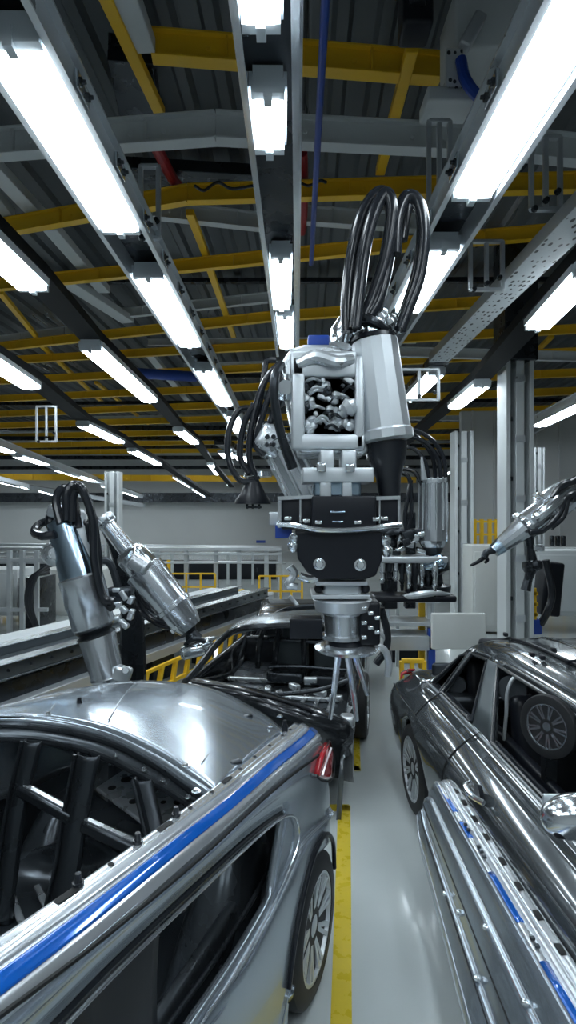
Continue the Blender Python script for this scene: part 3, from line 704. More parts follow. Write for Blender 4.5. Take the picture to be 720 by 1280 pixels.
# seat pan humps / wheel houses inside
for nm, u0, v0, su, sv, hz in (('wheel_house', -.15, .30, .42, .20, .62), ('wheel_house', -.15, 1.28, .42, .20, .62), ('seat_well', -1.45, 1.08, .34, .26, .26), ('seat_well', -1.05, .45, .30, .24, .22)):
    K = []
    for i in range(7):
        K.append([])
        for j in range(7):
            a = (i-3)/3; b = (j-3)/3; r = min(1, (a*a*a*a+b*b*b*b)**.25); K[-1].append(CP(u0+a*su, v0+b*sv, .3+hz*(1-r**2.2)))
    MB().grid(K, (), 3).build(nm, 'shell', car, solid=.008)
# inner plates with jig holes
plate = MB(); ph = MB()
def quadplate(px, z, th=.02):
    plate.prism([PZ(a, b, z) for a, b in px], (0, 0, -th))
quadplate(((120, 984), (160, 958), (214, 972), (258, 1002), (212, 1033), (180, 1028)), 1.02)
plate.build('parcel_shelf', 'alu', car, bevel=.006)
for a, b, r in ((140, 985, .02), (158, 975, .028), (167, 1002, .022), (185, 992, .016), (200, 985, .022), (204, 1003, .013), (222, 1003, .02), (190, 1015, .015), (225, 990, .011), (172, 972, .014)):
    q = PZ(a, b, 1.022); ph.lathe(q, q+UP*.003, [(0, r), (1, r)], 14)
ph.each('jig_hole', 'hole', car)
mb = MB()
mb.prism([PZ(*p, .92) for p in ((120, 992), (182, 1032), (180, 1052), (170, 1060), (108, 1026))], (0, 0, -.03)); mb.build('seat_support', 'shell', car, bevel=.008)
# rear bow (header), silver outer lip and dark inner frame
hb = [(-80, 905), (0, 899), (60, 903), (130, 918), (190, 946), (240, 979), (266, 997), (272, 1012)]
MB().tube([ST(*p, 0) for p in hb], .022, 12).build('header_rail', 'body1', car)
MB().tube([ST(a, b+8, -.02) for a, b in hb], .016, 10).build('header_flange', 'dark', car)
hb2 = [(-80, 932), (0, 924), (50, 926), (105, 938), (150, 955), (200, 982), (240, 1008), (250, 1022), (244, 1034)]
mb = MB(); K = [[ST(a, b+10, -.03), ST(a, b+20 if i < 6 else b+12, -.05), p2] for i, ((a, b), p2) in enumerate(zip(hb[:7], [ST(*p, -.07) for p in hb2[:7]]))]
mb.grid(K, (), 4).build('header_inner', 'shell', car, solid=.012)
MB().tube([ST(*p, -.07) for p in hb2], .016, 10).build('window_flange', 'dark', car)
bolts_on([ST(a, b, -.045, .08) for a, b in ((55, 917), (115, 930), (145, 945), (180, 963), (203, 976), (235, 997))], .008, .012).each('bolt', 'chrome', car)
# pillars under the bow
for i, (pts, r) in enumerate(((((43, 925), (24, 1010), (14, 1080), (6, 1150)), .042), (((112, 942), (97, 1020), (88, 1080), (76, 1130)), .052), (((180, 972), (190, 1012), (198, 1046)), .036), (((-15, 928), (-25, 1010)), .04))):
    P3 = [SU(*p, -.62-.03*k) for k, p in enumerate(pts)]; mb = MB()
    PP = cat(P3, 5); K = [[p+L_*r-U*0, p+L_*r*.9-U*.02, p-U*.035, p-L_*r*.9-U*.02, p-L_*r] for p in PP]
    mb.grid(K, (), 2).build('pillar', 'dark', car, solid=.006)
    MB().tube([p-U*.03+L_*r for p in P3], .008, 6).build('pillar_trim', 'dark', car)
for pts in (((25, 985), (92, 1022), ), ((105, 1030), (175, 1062))):
    a, b = SU(*pts[0], -.66), SU(*pts[1], -.66); MB().beam(a, b, .06, .045).build('window_sill', 'dark', car, bevel=.01); MB().beam(a+UP*.026, b+UP*.026, .02, .006).build('sill_strip', 'alu', car)
K = [[PZ(-60, 1240, .62), PZ(40, 1178, .62), PZ(112, 1126, .64), PZ(172, 1086, .72)], [PZ(-70, 1160, .62), PZ(20, 1124, .62), PZ(90, 1092, .66), PZ(142, 1062, .80)], [PZ(-80, 1090, .66), PZ(0, 1072, .70), PZ(62, 1056, .80), PZ(104, 1042, .95)]]
MB().grid(K, (), 6).build('seat_pan', 'shell', car, solid=.01)
for k in range(5):
    a = K[0][0].lerp(K[0][2], k/5+.1)+UP*.012; b = K[1][0].lerp(K[1][2], k/5+.1)+UP*.014; MB().beam(a.lerp(b, .15), b, .03, .016).build('pressed_rib', 'alu', car, bevel=.006)
# far body side
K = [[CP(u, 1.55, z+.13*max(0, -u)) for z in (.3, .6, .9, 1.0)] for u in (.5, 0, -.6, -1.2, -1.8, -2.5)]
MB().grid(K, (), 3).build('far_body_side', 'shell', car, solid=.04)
for u, r in ((-.95, .03), (-1.5, .04), (-2.1, .04)):
    MB().beam(CP(u, 1.53, .95), CP(u+.12, 1.42, 1.42), .07, .05).build('far_pillar', 'dark', car, bevel=.01)
MB().tube([CP(-.6, 1.42, 1.36), CP(-1.5, 1.42, 1.46), CP(-2.5, 1.42, 1.5)], .03, 8).build('far_rail', 'dark', car)
# inner door pillar seen black through the aperture
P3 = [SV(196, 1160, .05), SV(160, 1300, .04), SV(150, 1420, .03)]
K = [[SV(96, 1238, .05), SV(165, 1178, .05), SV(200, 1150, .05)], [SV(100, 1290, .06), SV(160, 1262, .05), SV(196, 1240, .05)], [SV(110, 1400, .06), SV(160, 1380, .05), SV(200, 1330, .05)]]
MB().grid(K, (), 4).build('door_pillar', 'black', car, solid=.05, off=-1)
MB().cbox(CP(-.85, .20, .52), (.05, .95, .42), Rz, .02).build('inner_sill', 'shell', car)
mb = MB()
for u, v in ((-.55, .25), (-.75, .35), (-1.15, .3), (-.9, .5)): mb.cbox(CP(u, v, .36), (.09, .12, .05), Rz, .015)
mb.each('seat_mount', 'alu', car)
# knobs and clips on the panel
def knob(px, py, r=.02, label=None):
    q = ST(px, py, .015); o = MB().lathe(q, q+UP*.012, [(0, r*1.5), (1, r*1.4)], 16).build('knob', 'chrome', car)
    MB().lathe(q+UP*.012, q+UP*.07, [(0, r), (.5, r*.9), (.7, r*.6), (1, r*.5)], 14).build('knob_cap', 'black', o)
knob(99, 889); knob(356, 917, .018)
for a, b in ((295, 955), (310, 897)): 
    q = ST(a, b, .03); MB().cbox(q, (.05, .03, .03), Matrix.Rotation(.5, 3, 'Z'), .006).build('clip', 'dark', car)
bolts_on([ST(a, b, .03) for a, b in ((232, 958), (338, 908), (350, 896), (245, 990), (60, 893))], .011, .012).each('bolt', 'chrome', car)
mb = MB().tube([edge(3, t)+UP*.004 for t in (.08, .35, .65, .92)], .004, 6).tube([edge(5, t)+UP*.003 for t in (.1, .5, .9)], .003, 6)
mb.tube([edge(2, t)+UP*.003 for t in (.1, .4, .7, .92)], .003, 6).tube([edge(1, .5)+UP*.003, edge(2, .62)+UP*.003, edge(3, .75)+UP*.003, edge(4, .92)+UP*.003], .003, 6).each('crease_glint', 'strip', car)  # bright metal lines draw the reflections along the panel creases

# ---------------------------------------------------------------- black car body behind (centre)
A2 = math.radians(11); C2 = V((.50, 4.75, 0)); U2 = V((math.sin(A2), math.cos(A2), 0)); L2 = V((-math.cos(A2), math.sin(A2), 0))
def Q(u, v, z): return C2+U2*u+L2*v+UP*z
def QV(px, py, v): return hit(px, py, L2, L2.dot(C2)+v)
def QU(px, py, u): return hit(px, py, U2, U2.dot(C2)+u)
c2 = thing('black_car_body', 'black open car body without glass or bonnet, standing behind the silver car', 'car', Q(1.5, .8, 0))
# roof
rf = [(287, 788), (320, 781), (360, 777), (410, 776), (452, 782)]
K = []
for i, p in enumerate(rf):
    a = QU(*p, .95); K.append([a-UP*.05-U2*.02, a, a+U2*.35+UP*.012, a+U2*.9-UP*.05, a+U2*1.5-UP*.16, a+U2*1.9-UP*.3])
MB().grid(K, (), 5).build('roof_panel', 'gun', c2, solid=.03)
MB().tube([QU(*p, .93) for p in ((283, 794), (300, 786), (330, 783), (360, 781), (410, 780), (453, 787))], .035, 8).build('header_rail', 'body2', c2)
# pillars
MB().tube([QU(232, 853, -.0), QU(250, 832, .3), QU(270, 806, .7), QU(286, 791, .93)], .035, 10).build('front_pillar', 'body2', c2)
MB().tube([QU(441, 880, .1), QU(444, 850, .3), QU(449, 815, .7), QU(453, 787, .93)], .04, 10).build('front_pillar', 'body2', c2)
MB().tube([QV(312, 786, 1.45), QV(304, 810, 1.5), QV(295, 838, 1.55)], .03, 8).build('centre_pillar', 'body2', c2)
for pts in (((349, 783), (345, 815), (340, 850)), ((378, 783), (380, 830), (376, 862)), ((330, 786), (324, 805), (322, 835))):
    MB().tube([QU(*p, 1.25) for p in pts], .03, 8).build('roll_hoop', 'body2', c2)
MB().tube([QU(*p, 1.3) for p in ((320, 800), (350, 800), (400, 803), (450, 806))], .02, 8).build('cross_bar', 'dark', c2)
MB().tube([QU(*p, 1.2) for p in ((335, 834), (375, 833), (440, 838))], .02, 8).build('cross_bar', 'dark', c2)
# cowl
cow = [(226, 856), (262, 862), (310, 872), (355, 886), (395, 898), (428, 910), (441, 915)]
K = []
for i, p in enumerate(cow):
    s = math.sin(math.pi*i/6); a = QU(*p, -.30*s); K.append([a+U2*.22+UP*.0, a+U2*.10+UP*.03, a, a-U2*.02-UP*.10, a+U2*.05-UP*.45])
MB().grid(K, (), 5).build('cowl', 'body2', c2, solid=.02)
MB().tube([QU(*p, -.25) for p in ((240, 853), (290, 860), (340, 872), (380, 884), (392, 890))], .012, 8).build('wiper_arm', 'black', c2)
MB().tube([QU(*p, -.3) for p in ((300, 868), (345, 882), (385, 893))], .008, 8).build('wiper_arm', 'black', c2)
MB().tube([QU(*p, .1) for p in ((255, 858), (300, 866), (345, 868), (400, 862), (437, 850))], .02, 8).build('cowl_pipe', 'dark', c2)
# sides
K = [[QV(*p, v) for p, v in zip(r, (.02, 0, -.02, .0, .02))] for r in
     (((440, 900), (437, 925), (432, 950), (428, 1000), (425, 1050)), ((443, 868), (441, 885), (438, 905), (432, 930), (430, 980)), ((447, 845), (446, 852), (443, 858), (436, 905), (434, 925)), ((452, 832), (451, 835), (449, 838), (447, 840), (446, 843)), ((458, 824), (458, 835), (457, 848), (456, 860), (455, 868)), ((462, 820), (462, 830), (461, 840), (461, 852), (460, 858)))]
MB().grid(K, (), 4).build('body_side', 'body3', c2, solid=.04, off=-1)
K = [[Q(u, 1.6, z) for z in (.2, .5, .74)] for u in (0, .8, 1.6, 2.5, 3.3)]
MB().grid(K, (), 3).build('far_body_side', 'body2', c2, solid=.05)
MB().tube([QU(232, 858, 0), QV(295, 838, 1.5), Q(2.4, 1.5, .82)], .04, 8).build('door_top', 'body2', c2)
MB().cbox(Q(1.5, .8, .47), (1.5, 3.3, .06), Matrix.Rotation(-A2, 3, 'Z'), .02).build('floor_pan', 'shell', c2)
mb = MB()
for k in range(9): mb.cbox(Q(.55, .22+.14*k, .525), (.035, .9, .04), Matrix.Rotation(-A2, 3, 'Z'), .012)
for k in range(3): mb.cbox(Q(.3+.5*k, .8, .53), (1.3, .05, .04), Matrix.Rotation(-A2, 3, 'Z'), .012)
mb.each('floor_rib', 'alu', c2)
def seat(px, py, u, w, h, name='seat_back'):
    c = QU(px, py, u)
    mb = MB().cbox(c, (w, .14, h), Matrix.Rotation(-A2, 3, 'Z') @ Matrix.Rotation(.15, 3, 'X'), .05)
    mb.cbox(c+UP*(h*.5+.04), (w*.5, .1, .13), Matrix.Rotation(-A2, 3, 'Z'), .035)
    mb.build(name, 'pillar3', c2); MB().cbox(c-UP*(h*.5)-U2*.18, (w, .45, .12), Matrix.Rotation(-A2, 3, 'Z'), .04).build('seat_cushion', 'dark', c2)
seat(364, 815, 1.5, .40, .36); seat(415, 820, 1.5, .40, .34)
MB().cbox(Q(2.2, .8, .62), (1.4, .1, .4), Matrix.Rotation(-A2, 3, 'Z'), .04).build('rear_bulkhead', 'body2', c2)
for k, (a, b) in enumerate(((335, 862), (350, 868), (368, 858), (400, 866), (420, 872), (388, 850))):
    p = QU(a, b, .3); MB().cbox(p, (.06, .12, .05), Matrix.Rotation(.3*k, 3, 'Z'), .012).build('bracket', 'alu', c2)
wheel(V((.76, 6.0, .34)), -L2, .34, c2, 9, .2)
wheel(V((.93, 7.45, .34)), -L2, .34, c2, 9, .2)
MB().cbox(QU(434, 905, .05), (.12, .14, .16), None, .03).build('headlamp_mount', 'alu', c2)
# a further body's roof arch beyond
t = thing('grey_car_body', 'bare grey car body only partly visible behind the black one, under the robot', 'car', (.0, 8.6, 0))
for dy in (0, .5):
    MB().tube([P(318, 802, 8+dy), P(335, 778, 8+dy), P(356, 764, 8.2+dy), P(388, 759, 8.4+dy), P(425, 762, 8.5+dy), P(445, 775, 8.5+dy)], .05, 8).build('roof_arch', 'silver' if dy else 'dark', t)
K = [[P(330, 790, 8.2), P(350, 770, 8.4), P(385, 760, 8.8), P(430, 762, 9)], [P(335, 788, 9.4), P(352, 766, 9.6), P(385, 757, 9.8), P(430, 760, 10)]]
MB().grid(K, (), 4).build('roof_panel', 'body3', t, solid=.03)
MB().cbox((.25, 9.0, .55), (1.5, 1.6, .7), None, .15).build('lower_body', 'body2', t)
MB().tube([P(362, 745, 9), P(372, 757, 9), P(382, 770, 9)], .03).build('prop_rod', 'silver', t)
wheel((-.45, 8.6, .33), (-1, 0, 0), .33, t, 7, .2)

# ---------------------------------------------------------------- dark grey saloon on the right
c3 = thing('dark_grey_car', 'glossy dark grey saloon with open side windows along the right edge', 'car', (1.95, 3.2, 0))
def SX(Y): return .985+(4.5-Y)*.045
st3 = {}
rows = []
def srow(Y0, Ys, offs, zs): return [V((SX(y)+o, y, z)) for y, o, z in zip(Ys, offs, zs)]
# each station: y at rows (sill, low, mid, crease, shoulder, belt, wintop, rail, roof1, roof2)
def station(ylow, ybelt, ytop, yroof, z0, zb, zt, zr, inb=0.0, ob=.22, ot=.44, lo=.25):
    ys = [ylow, ylow, ylow, (ylow*2+ybelt)/3, (ylow+ybelt*2)/3, ybelt, ytop, ytop*.5+yroof*.5, yroof, yroof]
    of = [inb+.03, inb-.0, inb-.02, inb+.02, inb+.12, inb+ob, inb+ot, inb+ot+.10, inb+ot+.26, inb+.95]
    z_ = [z0, max(z0+.02, .45), max(z0+.05, .66), max(z0+.08, .80), zb-.07, zb, zt, zt+(zr-zt)*.75, zr, zr+.02]
    return srow(0, ys, of, z_)
S3 = [station(5.42, 5.35, 5.34, 5.33, .28, .88, .89, .90, .22, .16, .2),
      station(5.28, 5.12, 5.08, 5.06, .28, .95, .97, .985, .03, .19, .30),
      station(4.90, 4.78, 4.76, 4.72, .30, .985, 1.03, 1.06, 0, .20, .36),
      station(4.72, 4.60, 4.50, 4.42, .62, .985, 1.25, 1.34, 0, .21, .40),
      station(4.50, 4.40, 4.40, 4.30, .71, .985, 1.30, 1.42, 0),
      station(4.28, 4.36, 4.34, 4.20, .62, .985, 1.31, 1.43, 0),
      station(4.10, 3.98, 4.15, 4.05, .28, .985, 1.33, 1.45, 0),
      station(3.80, 3.76, 4.04, 3.85, .24, .985, 1.34, 1.46, 0),
      station(3.45, 3.42, 3.86, 3.65, .24, .98, 1.35, 1.465, 0),
      station(2.90, 2.85, 3.20, 3.10, .24, .97, 1.36, 1.465, 0),
      station(2.30, 2.25, 2.60, 2.50, .24, .96, 1.34, 1.45, 0),
      station(1.85, 1.75, 2.15, 2.10, .62, .95, 1.28, 1.40, 0),
      station(1.45, 1.35, 1.55, 1.50, .62, .93, 1.10, 1.20, 0),
      station(1.10, 1.05, 1.10, 1.10, .26, .90, .95, .98, 0)]
holes = {(3, 5), (5, 5), (6, 5), (8, 5), (9, 5), (10, 5), (2, 8)}
MB().grid(S3, holes, 6).build('body_shell', 'body3', c3, solid=.02, off=-1)
# far half (mirror)
cx3 = 1.95
def mir(p): return V((2*cx3-p.x, p.y, p.z))
MB().grid([[mir(p) for p in r] for r in S3], {(2, 8)}, 4).build('far_body_shell', 'body3', c3, solid=.02, off=-1)
def wloop(idx, nm='window_frame', r=.014):
    pts = []
    for i in range(idx[0], idx[1]+1): pts.append(S3[i][6]+V((-.006, 0, -.01)))
    for i in range(idx[1], idx[0]-1, -1): pts.append(S3[i][5]+V((-.006, 0, .01)))
    pts.append(pts[0]); out = []
    for a, b in zip(pts[:-1], pts[1:]):
        for k in range(4): out.append(a.lerp(b, k/4))
    out.append(pts[0]); MB().tube(out, r, 8, smooth=False).build(nm, 'rubber', c3)
wloop((3, 4)); wloop((5, 7)); wloop((8, 11))
# inner door panels (dark) and belt mouldings
MB().tube([S3[i][5]+V((-.015, 0, -.015)) for i in range(2, 12)], .010, 8).build('belt_moulding', 'satin', c3)
MB().tube([S3[i][5]+V((.03, 0, -.0)) for i in range(3, 12)], .014, 8).build('inner_belt_seal', 'rubber', c3)
MB().tube([S3[i][3]+V((-.012, 0, .0)) for i in range(1, 13)], .007, 8).build('side_crease', 'body3', c3)
MB().tube([S3[i][8]+V((0, 0, .012)) for i in range(3, 12)], .011, 8).build('roof_moulding', 'black', c3)
# door gaps
def gap(i, j0=1, j1=5, f=0, nm='door_gap'):
    pts = []
    for j in range(j0, j1+1): pts.append(S3[i][j].lerp(S3[min(i+1, 13)][j], f)+V((-.004, 0, 0)))
    MB().tube(pts, .005, 6).build(nm, 'hole', c3)
gap(7, f=.45); gap(4, j0=3, f=.3); gap(10, f=.6)
K = [[S3[i][j].lerp(S3[i+1][j], f)+V((-.008, 0, 0)) for j in (5, 6)] for i, f in ((7, .08), (7, .5), (7, .92))]
MB().grid(K, (), 3).build('pillar_cover', 'pillar3', c3, solid=.006)
K = [[S3[i][j].lerp(S3[i+1][j], f)+V((-.008, 0, 0)) for j in (5, 6)] for i, f in ((4, .08), (4, .5), (4, .92))]
MB().grid(K, (), 3).build('pillar_cover', 'pillar3', c3, solid=.006)
mb = MB().tube([V((1.70, 3.42, 1.482)), V((2.0, 3.45, 1.50)), V((2.5, 3.42, 1.482))], .014, 6).build('sunroof_edge', 'black', c3)
for a, b in ((632, 793), (678, 822), (692, 812), (665, 818)):
    q = PZ(a, b, 1.475); MB().cbox(q, (.03, .04, .03), None, .008).build('roof_clip', 'black', c3)
# tail lamp, deck
K = [[V((SX(5.2)+x+.035, y-.03, z-.012)) for x, y, z in r] for r in (((.10, 5.16, .945), (.06, 5.17, .92), (.05, 5.16, .885)), ((.13, 5.26, .935), (.09, 5.29, .91), (.09, 5.30, .88)), ((.22, 5.345, .915), (.21, 5.365, .90), (.20, 5.375, .88)))]
MB().grid(K, (), 4).build('tail_lamp', 'lens', c3, solid=.02)
# handles
def handle(px, py, z, Yl=.15):
    q = PZ(px, py, z); x = q.x-.045
    d = V((-.045, 1, 0)).normalized(); 
    MB().lathe(q+V((-.005, 0, 0)), q+V((.02, 0, 0)), [(0, .05), (1, .045)], 16).build('handle_cup', 'black', c3)
    MB().tube([q+d*.10+V((-.005, 0, .01)), q+d*.06+V((-.045, 0, .012)), q-d*.04+V((-.050, 0, .01)), q-d*.11+V((-.01, 0, .004))], .016, 10).build('door_handle', 'chrome', c3)
handle(597, 992, .84); handle(524, 871, .84)
# mirror
mc = V((1.13, 2.30, 1.15))
mb = MB(); K = []
for i in range(7):
    a = -math.pi/2+math.pi*i/6; r = math.cos(a)*.085+.004; K.append([mc+V((.14*math.sin(a)+.05, r*math.cos(b)*.95, r*math.sin(b)+.01*math.sin(a))) for b in [k*math.pi/4 for k in range(9)]])
mb.grid(K, (), 4); mi = mb.build('wing_mirror', 'chrome', c3, solid=.004)
MB().cbox(mc+V((.05, -.01, -.045)), (.22, .10, .045), None, .02).build('mirror_base', 'black', mi)
MB().cbox(mc+V((.05, .075, .01)), (.2, .012, .09), None, .005).build('mirror_glass', 'satin', mi)
MB().tube([mc+V((.08, .0, -.04)), mc+V((.14, 0, -.11)), mc+V((.2, 0, -.12))], .03).build('mirror_stalk', 'black', mi)
# interior
MB().box((1.95, 3.2, .42), (1.5, 3.6, .05)).build('floor_pan', 'black', c3)
MB().cbox((1.95, 4.75, .86), (1.3, .7, .16), None, .04).build('rear_shelf', 'dark', c3)
MB().cbox((1.42, 3.0, .70), (.06, 2.2, .5), None, .02).build('inner_door_panel', 'black', c3)
for i, (x, y) in enumerate(((1.7, 3.35), (2.35, 3.35), (1.7, 4.3), (2.3, 4.3))):
    o = MB().cbox((x, y+.25, .90), (.50, .16, .62), Matrix.Rotation(-.2, 3, 'X'), .06).build('seat_back', 'black', c3)
    MB().cbox((x, y+.31, 1.28), (.26, .10, .16), None, .04).build('head_rest', 'black', o); MB().cbox((x, y, .58), (.5, .5, .16), None, .05).build('seat_cushion', 'black', o)
sw = thing('spoked_wheel', 'dark multi spoke wheel seen standing inside the front window of the dark grey car', 'wheel', P(685, 908, 3.05))
wheel(P(686, 908, 3.0), (-1, -.62, .1), .165, sw, 9, .05, 'gun', 'tyre')
MB().beam(P(686, 930, 3.05), P(686, 1010, 3.05), .06, .06).build('stand', 'dark', sw)
o = MB().lathe(P(640, 862, 3.7), P(641, 862, 3.74), [(0, .09), (1, .09)], 28).build('dash_ring', 'dark', c3)
MB().tube([P(648, 845, 3.6), P(640, 850, 3.6), P(634, 866, 3.6), P(633, 890, 3.6), P(630, 925, 3.6)], .012).build('belt_strap', 'satin', c3)
MB().lathe(P(571, 855, 4.75), P(571, 856, 4.55), [(0, .09), (.7, .09), (1, .07)], 20).build('rear_speaker', 'dark', c3)
MB().cbox(P(590, 850, 4.9), (.7, .05, .3), None, .03).build('rear_panel', 'dark', c3)
wheel(V((1.09, 4.5, .34)), (-1, -.045, 0), .345, c3, 10, .22)
wheel(V((1.22, 1.78, .34)), (-1, -.045, 0), .345, c3, 10, .22)
K = []
for k in range(13):
    a = math.pi*k/12; p = V((1.02, 4.5+math.cos(a)*.39, .34+math.sin(a)*.385)); K.append([p, p+V((.3, 0, 0))])
MB().grid(K, (), 2).build('wheel_housing', 'black', c3)

# ---------------------------------------------------------------- loose silver body side on a low trolley, in front of the dark car
bp = thing('body_side_panel', 'loose bright silver body side with slots and blue film, beside the dark car', 'panel', (.86, 2.3, 0))
Ys = [3.62, 3.50, 3.2, 2.7, 2.2, 1.7, 1.2, .6]
K = []
for i, y in enumerate(Ys):
    e = 1 if i else .0; xt = .925+(3.5-y)*.012; xb = .840-(3.5-y)*.085; zt = .70-(.10 if i == 0 else 0); zb = .30+(.12 if i == 0 else 0)
    def g(t, o, dz=0): return V((xb+(xt-xb)*t+o, y, zb+(zt-zb)*t+dz))
    K.append([g(0, .02, -.02), g(0, -.01), g(.12, -.02), g(.30, -.012), g(.34, .002), g(.52, -.01), g(.70, -.012), g(.76, .004), g(.92, -.004), g(1, .0)])
MB().grid(K, (), 5).build('outer_skin', 'body1', bp, solid=.012)
for j in (2, 4, 7): MB().tube([r[j]+V((-.007, 0, 0)) for r in K], .004, 6).build('swage_line', 'strip', bp)
for j in (3, 5): MB().tube([r[j]+V((-.006, 0, 0)) for r in K], .004, 6).build('seam', 'hole', bp)
K = []
for i, y in enumerate(Ys):
    xt = .925+(3.5-y)*.012; zt = .70-(.10 if i == 0 else 0); s = .55 if i == 0 else 1
    wd = (.10+(3.5-y)*.018)*s
    K.append([V((xt, y, zt)), V((xt+wd*.08, y, zt+.012)), V((xt+wd*.25, y, zt+.010)), V((xt+wd*.36, y, zt-.004)), V((xt+wd*.48, y, zt+.012)), V((xt+wd*.62, y, zt+.012)), V((xt+wd*.68, y, zt+.022)), V((xt+wd*.98, y, zt+.022)), V((xt+wd, y, zt-.02))])
MB().grid(K, (), 5).build('top_flange', 'strip', bp, solid=.006)
K = []
for i, y in enumerate(Ys[1:]):
    xt = .925+(3.5-y)*.012; wd = (.10+(3.5-y)*.018); K.append([V((xt+wd*.05-.004, y, .7155)), V((xt+wd*.15, y, .7175)), V((xt+wd*.25, y, .7155))])
def strips(a, b, nm):  # one length of glossy blue strip on the flange
    KK = []
    for k in range(6):
        y = a+(b-a)*k/5; xt = .925+(3.5-y)*.012; wd = (.10+(3.5-y)*.018); KK.append([V((xt+wd*.03-.004, y, .713)), V((xt+wd*.14, y, .7165)), V((xt+wd*.26, y, .714))])
    MB().grid(KK, (), 2).build('blue_strip', 'bluestrip', bp, solid=.003)
strips(3.48, 3.15, 1); strips(3.05, 2.9, 1); strips(2.62, 2.3, 1); strips(2.1, .7, 1)
for y in (3.35, 3.22, 3.05, 2.88, 2.68, 2.50, 2.32, 2.14, 1.98, 1.82, 1.6):
    xt = .925+(3.5-y)*.012; wd = (.10+(3.5-y)*.018); MB().cbox((xt+wd*.80, y, .7295), (.026, .055, .008), None, .003).build('punched_slot', 'hole', bp)
mb = MB()
for y in (3.0, 2.95, 2.8, 2.76, 2.72, 2.2, 2.16): xt = .925+(3.5-y)*.012; mb.cbox((xt+.02, y, .726), (.02, .018, .012), None, .004)
mb.each('clip', 'dark', bp)
mb = MB()
for y, t in ((2.7, .42), (2.35, .35), (2.45, .7), (2.05, .75), (2.9, .3)):
    xt = .925+(3.5-y)*.012; xb = .840-(3.5-y)*.085; q = V((xb+(xt-xb)*t-.012, y, .30+.40*t)); mb.lathe(q, q+V((-.02, 0, .01)), [(0, .016), (.5, .014), (1, .008)], 12)
mb.each('bolt', 'chrome', bp)
t = thing('panel_trolley', 'low dark trolley carrying the loose silver body side', 'trolley', (.95, 2.3, 0))
for y in (3.3, 2.3, 1.3):
    MB().box((.95, y, .13), (.14, .08, .26)).build('leg', 'dark', t, bevel=.01)
MB().box((.94, 2.2, .235), (.10, 2.5, .06)).build('frame', 'dark', t, bevel=.01)
MB().beam((.93, 3.3, .26), (.955, 3.3, .68), .03, .05).build('upright', 'dark', t); MB().beam((.90, 1.3, .26), (.955, 1.3, .68), .03, .05).build('upright', 'dark', t)

# ================================================================ ROBOTS
def flange(p, ax, r, h, n=10):
    mb = MB().lathe(p-ax*h/2, p+ax*h/2, [(0, r), (.1, r*1.04), (.9, r*1.04), (1, r)])
    x = ax.orthogonal().normalized(); y = ax.cross(x)
    for k in range(n):
        t = 2*math.pi*k/n; q = p+(x*math.cos(t)+y*math.sin(t))*r*1.03; mb.lathe(q-ax*h*.2, q+ax*h*.75, [(0, r*.07), (1, r*.07)], 8)
    return mb
# --- left robot: hanging-down arm and reaching arm
rb = thing('welding_robot', 'silver cylindrical robot arm pointing down behind the silver car, with blue sheen', 'robot', P(142, 850, 4.05))
Y = 4.0
a, b = P(78, 648, Y), P(108, 745, Y)
MB().lathe(a, b, [(0, .09), (.03, .115), (.10, .12), (.98, .150), (1, .14)]).build('upper_cylinder', 'bluesteel', rb)
a, b = P(100, 718, Y), P(118, 785, Y)
MB().lathe(a, b, [(0, .135), (.05, .150), (.06, .155), (.55, .155), (.58, .148), (.95, .150), (1, .13)]).build('middle_cylinder', 'smooth', rb)
MB().lathe(P(117, 783, Y), P(121, 797, Y), [(0, .12), (.2, .14), (.5, .11), (.8, .14), (1, .12)]).build('wrist_joint', 'dark', rb)
MB().lathe(P(121, 793, Y), P(136, 852, Y), [(0, .125), (.05, .13), (.85, .115), (.9, .12), (1, .10)]).build('lower_cylinder', 'smooth', rb)
MB().lathe(P(136, 850, Y), P(140, 862, Y), [(0, .09), (.5, .10), (1, .08)]).build('end_flange', 'dark', rb)
mb = MB().cbox(P(153, 842, Y-.05), (.12, .10, .10), Matrix.Rotation(.3, 3, 'Y'), .02)
mb.lathe(P(157, 838, Y-.12), P(157, 838, Y-.09), [(0, .02), (1, .03)], 12).build('end_bracket', 'alu', rb)
MB().lathe(P(68, 692, Y+.05), P(68, 692, Y-.1), [(0, .09), (.4, .09), (.8, .07), (1, .04)], 24).build('side_knob', 'alu', rb)
MB().lathe(P(93, 640, Y), P(118, 718, Y), [(0, .06), (.1, .075), (.9, .055), (1, .04)]).build('side_cylinder', 'satin', rb)
MB().cbox(P(80, 642, Y), (.2, .16, .10), Matrix.Rotation(.3, 3, 'Y'), .03).build('top_cap', 'alu', rb)
q = P(142, 852, Y+.15); MB().lathe((q.x, q.y, 0), (q.x, q.y, q.z+.03), [(0, .26), (.04, .26), (.05, .16), (.8, .12), (1, .09)]).build('pedestal', 'dark', rb)
def hoses(sets, parent, Y, r=.022, m='rubber'):
    for k, s in enumerate(sets):
        MB().tube([P(x, y, Y+(z[0] if z else 0)) for x, y, *z in s], r, 10).build('hose', m, parent)
hoses([((76, 655), (70, 625, .05), (80, 610, .1), (92, 625, .1), (98, 660, .05)), ((84, 650), (84, 615), (98, 607, .05), (114, 640, .1), (122, 690, .1), (124, 740, .1), (140, 760, 0)),
       ((90, 652), (92, 618), (102, 610, -.05), (116, 650), (118, 700), (128, 745), (142, 752)), ((68, 668), (52, 670), (43, 665, .1), (50, 655, .2), (66, 650, .2)),
       ((98, 660, .1), (110, 655, .1), (110, 690, .1), (112, 700, .1)), ((84, 640), (66, 640, .1), (62, 655, .1), (72, 668, .1))], rb, Y-.12, .030)
MB().cbox(P(150, 745, 4.3), (.2, .16, .14), None, .03).build('cable_box', 'dark', rb)
MB().tube([P(120, 700, 4.25), P(138, 705, 4.3), P(150, 742, 4.3), P(162, 775, 4.3)], .03).build('cable_guide', 'dark', rb)
mb = MB()
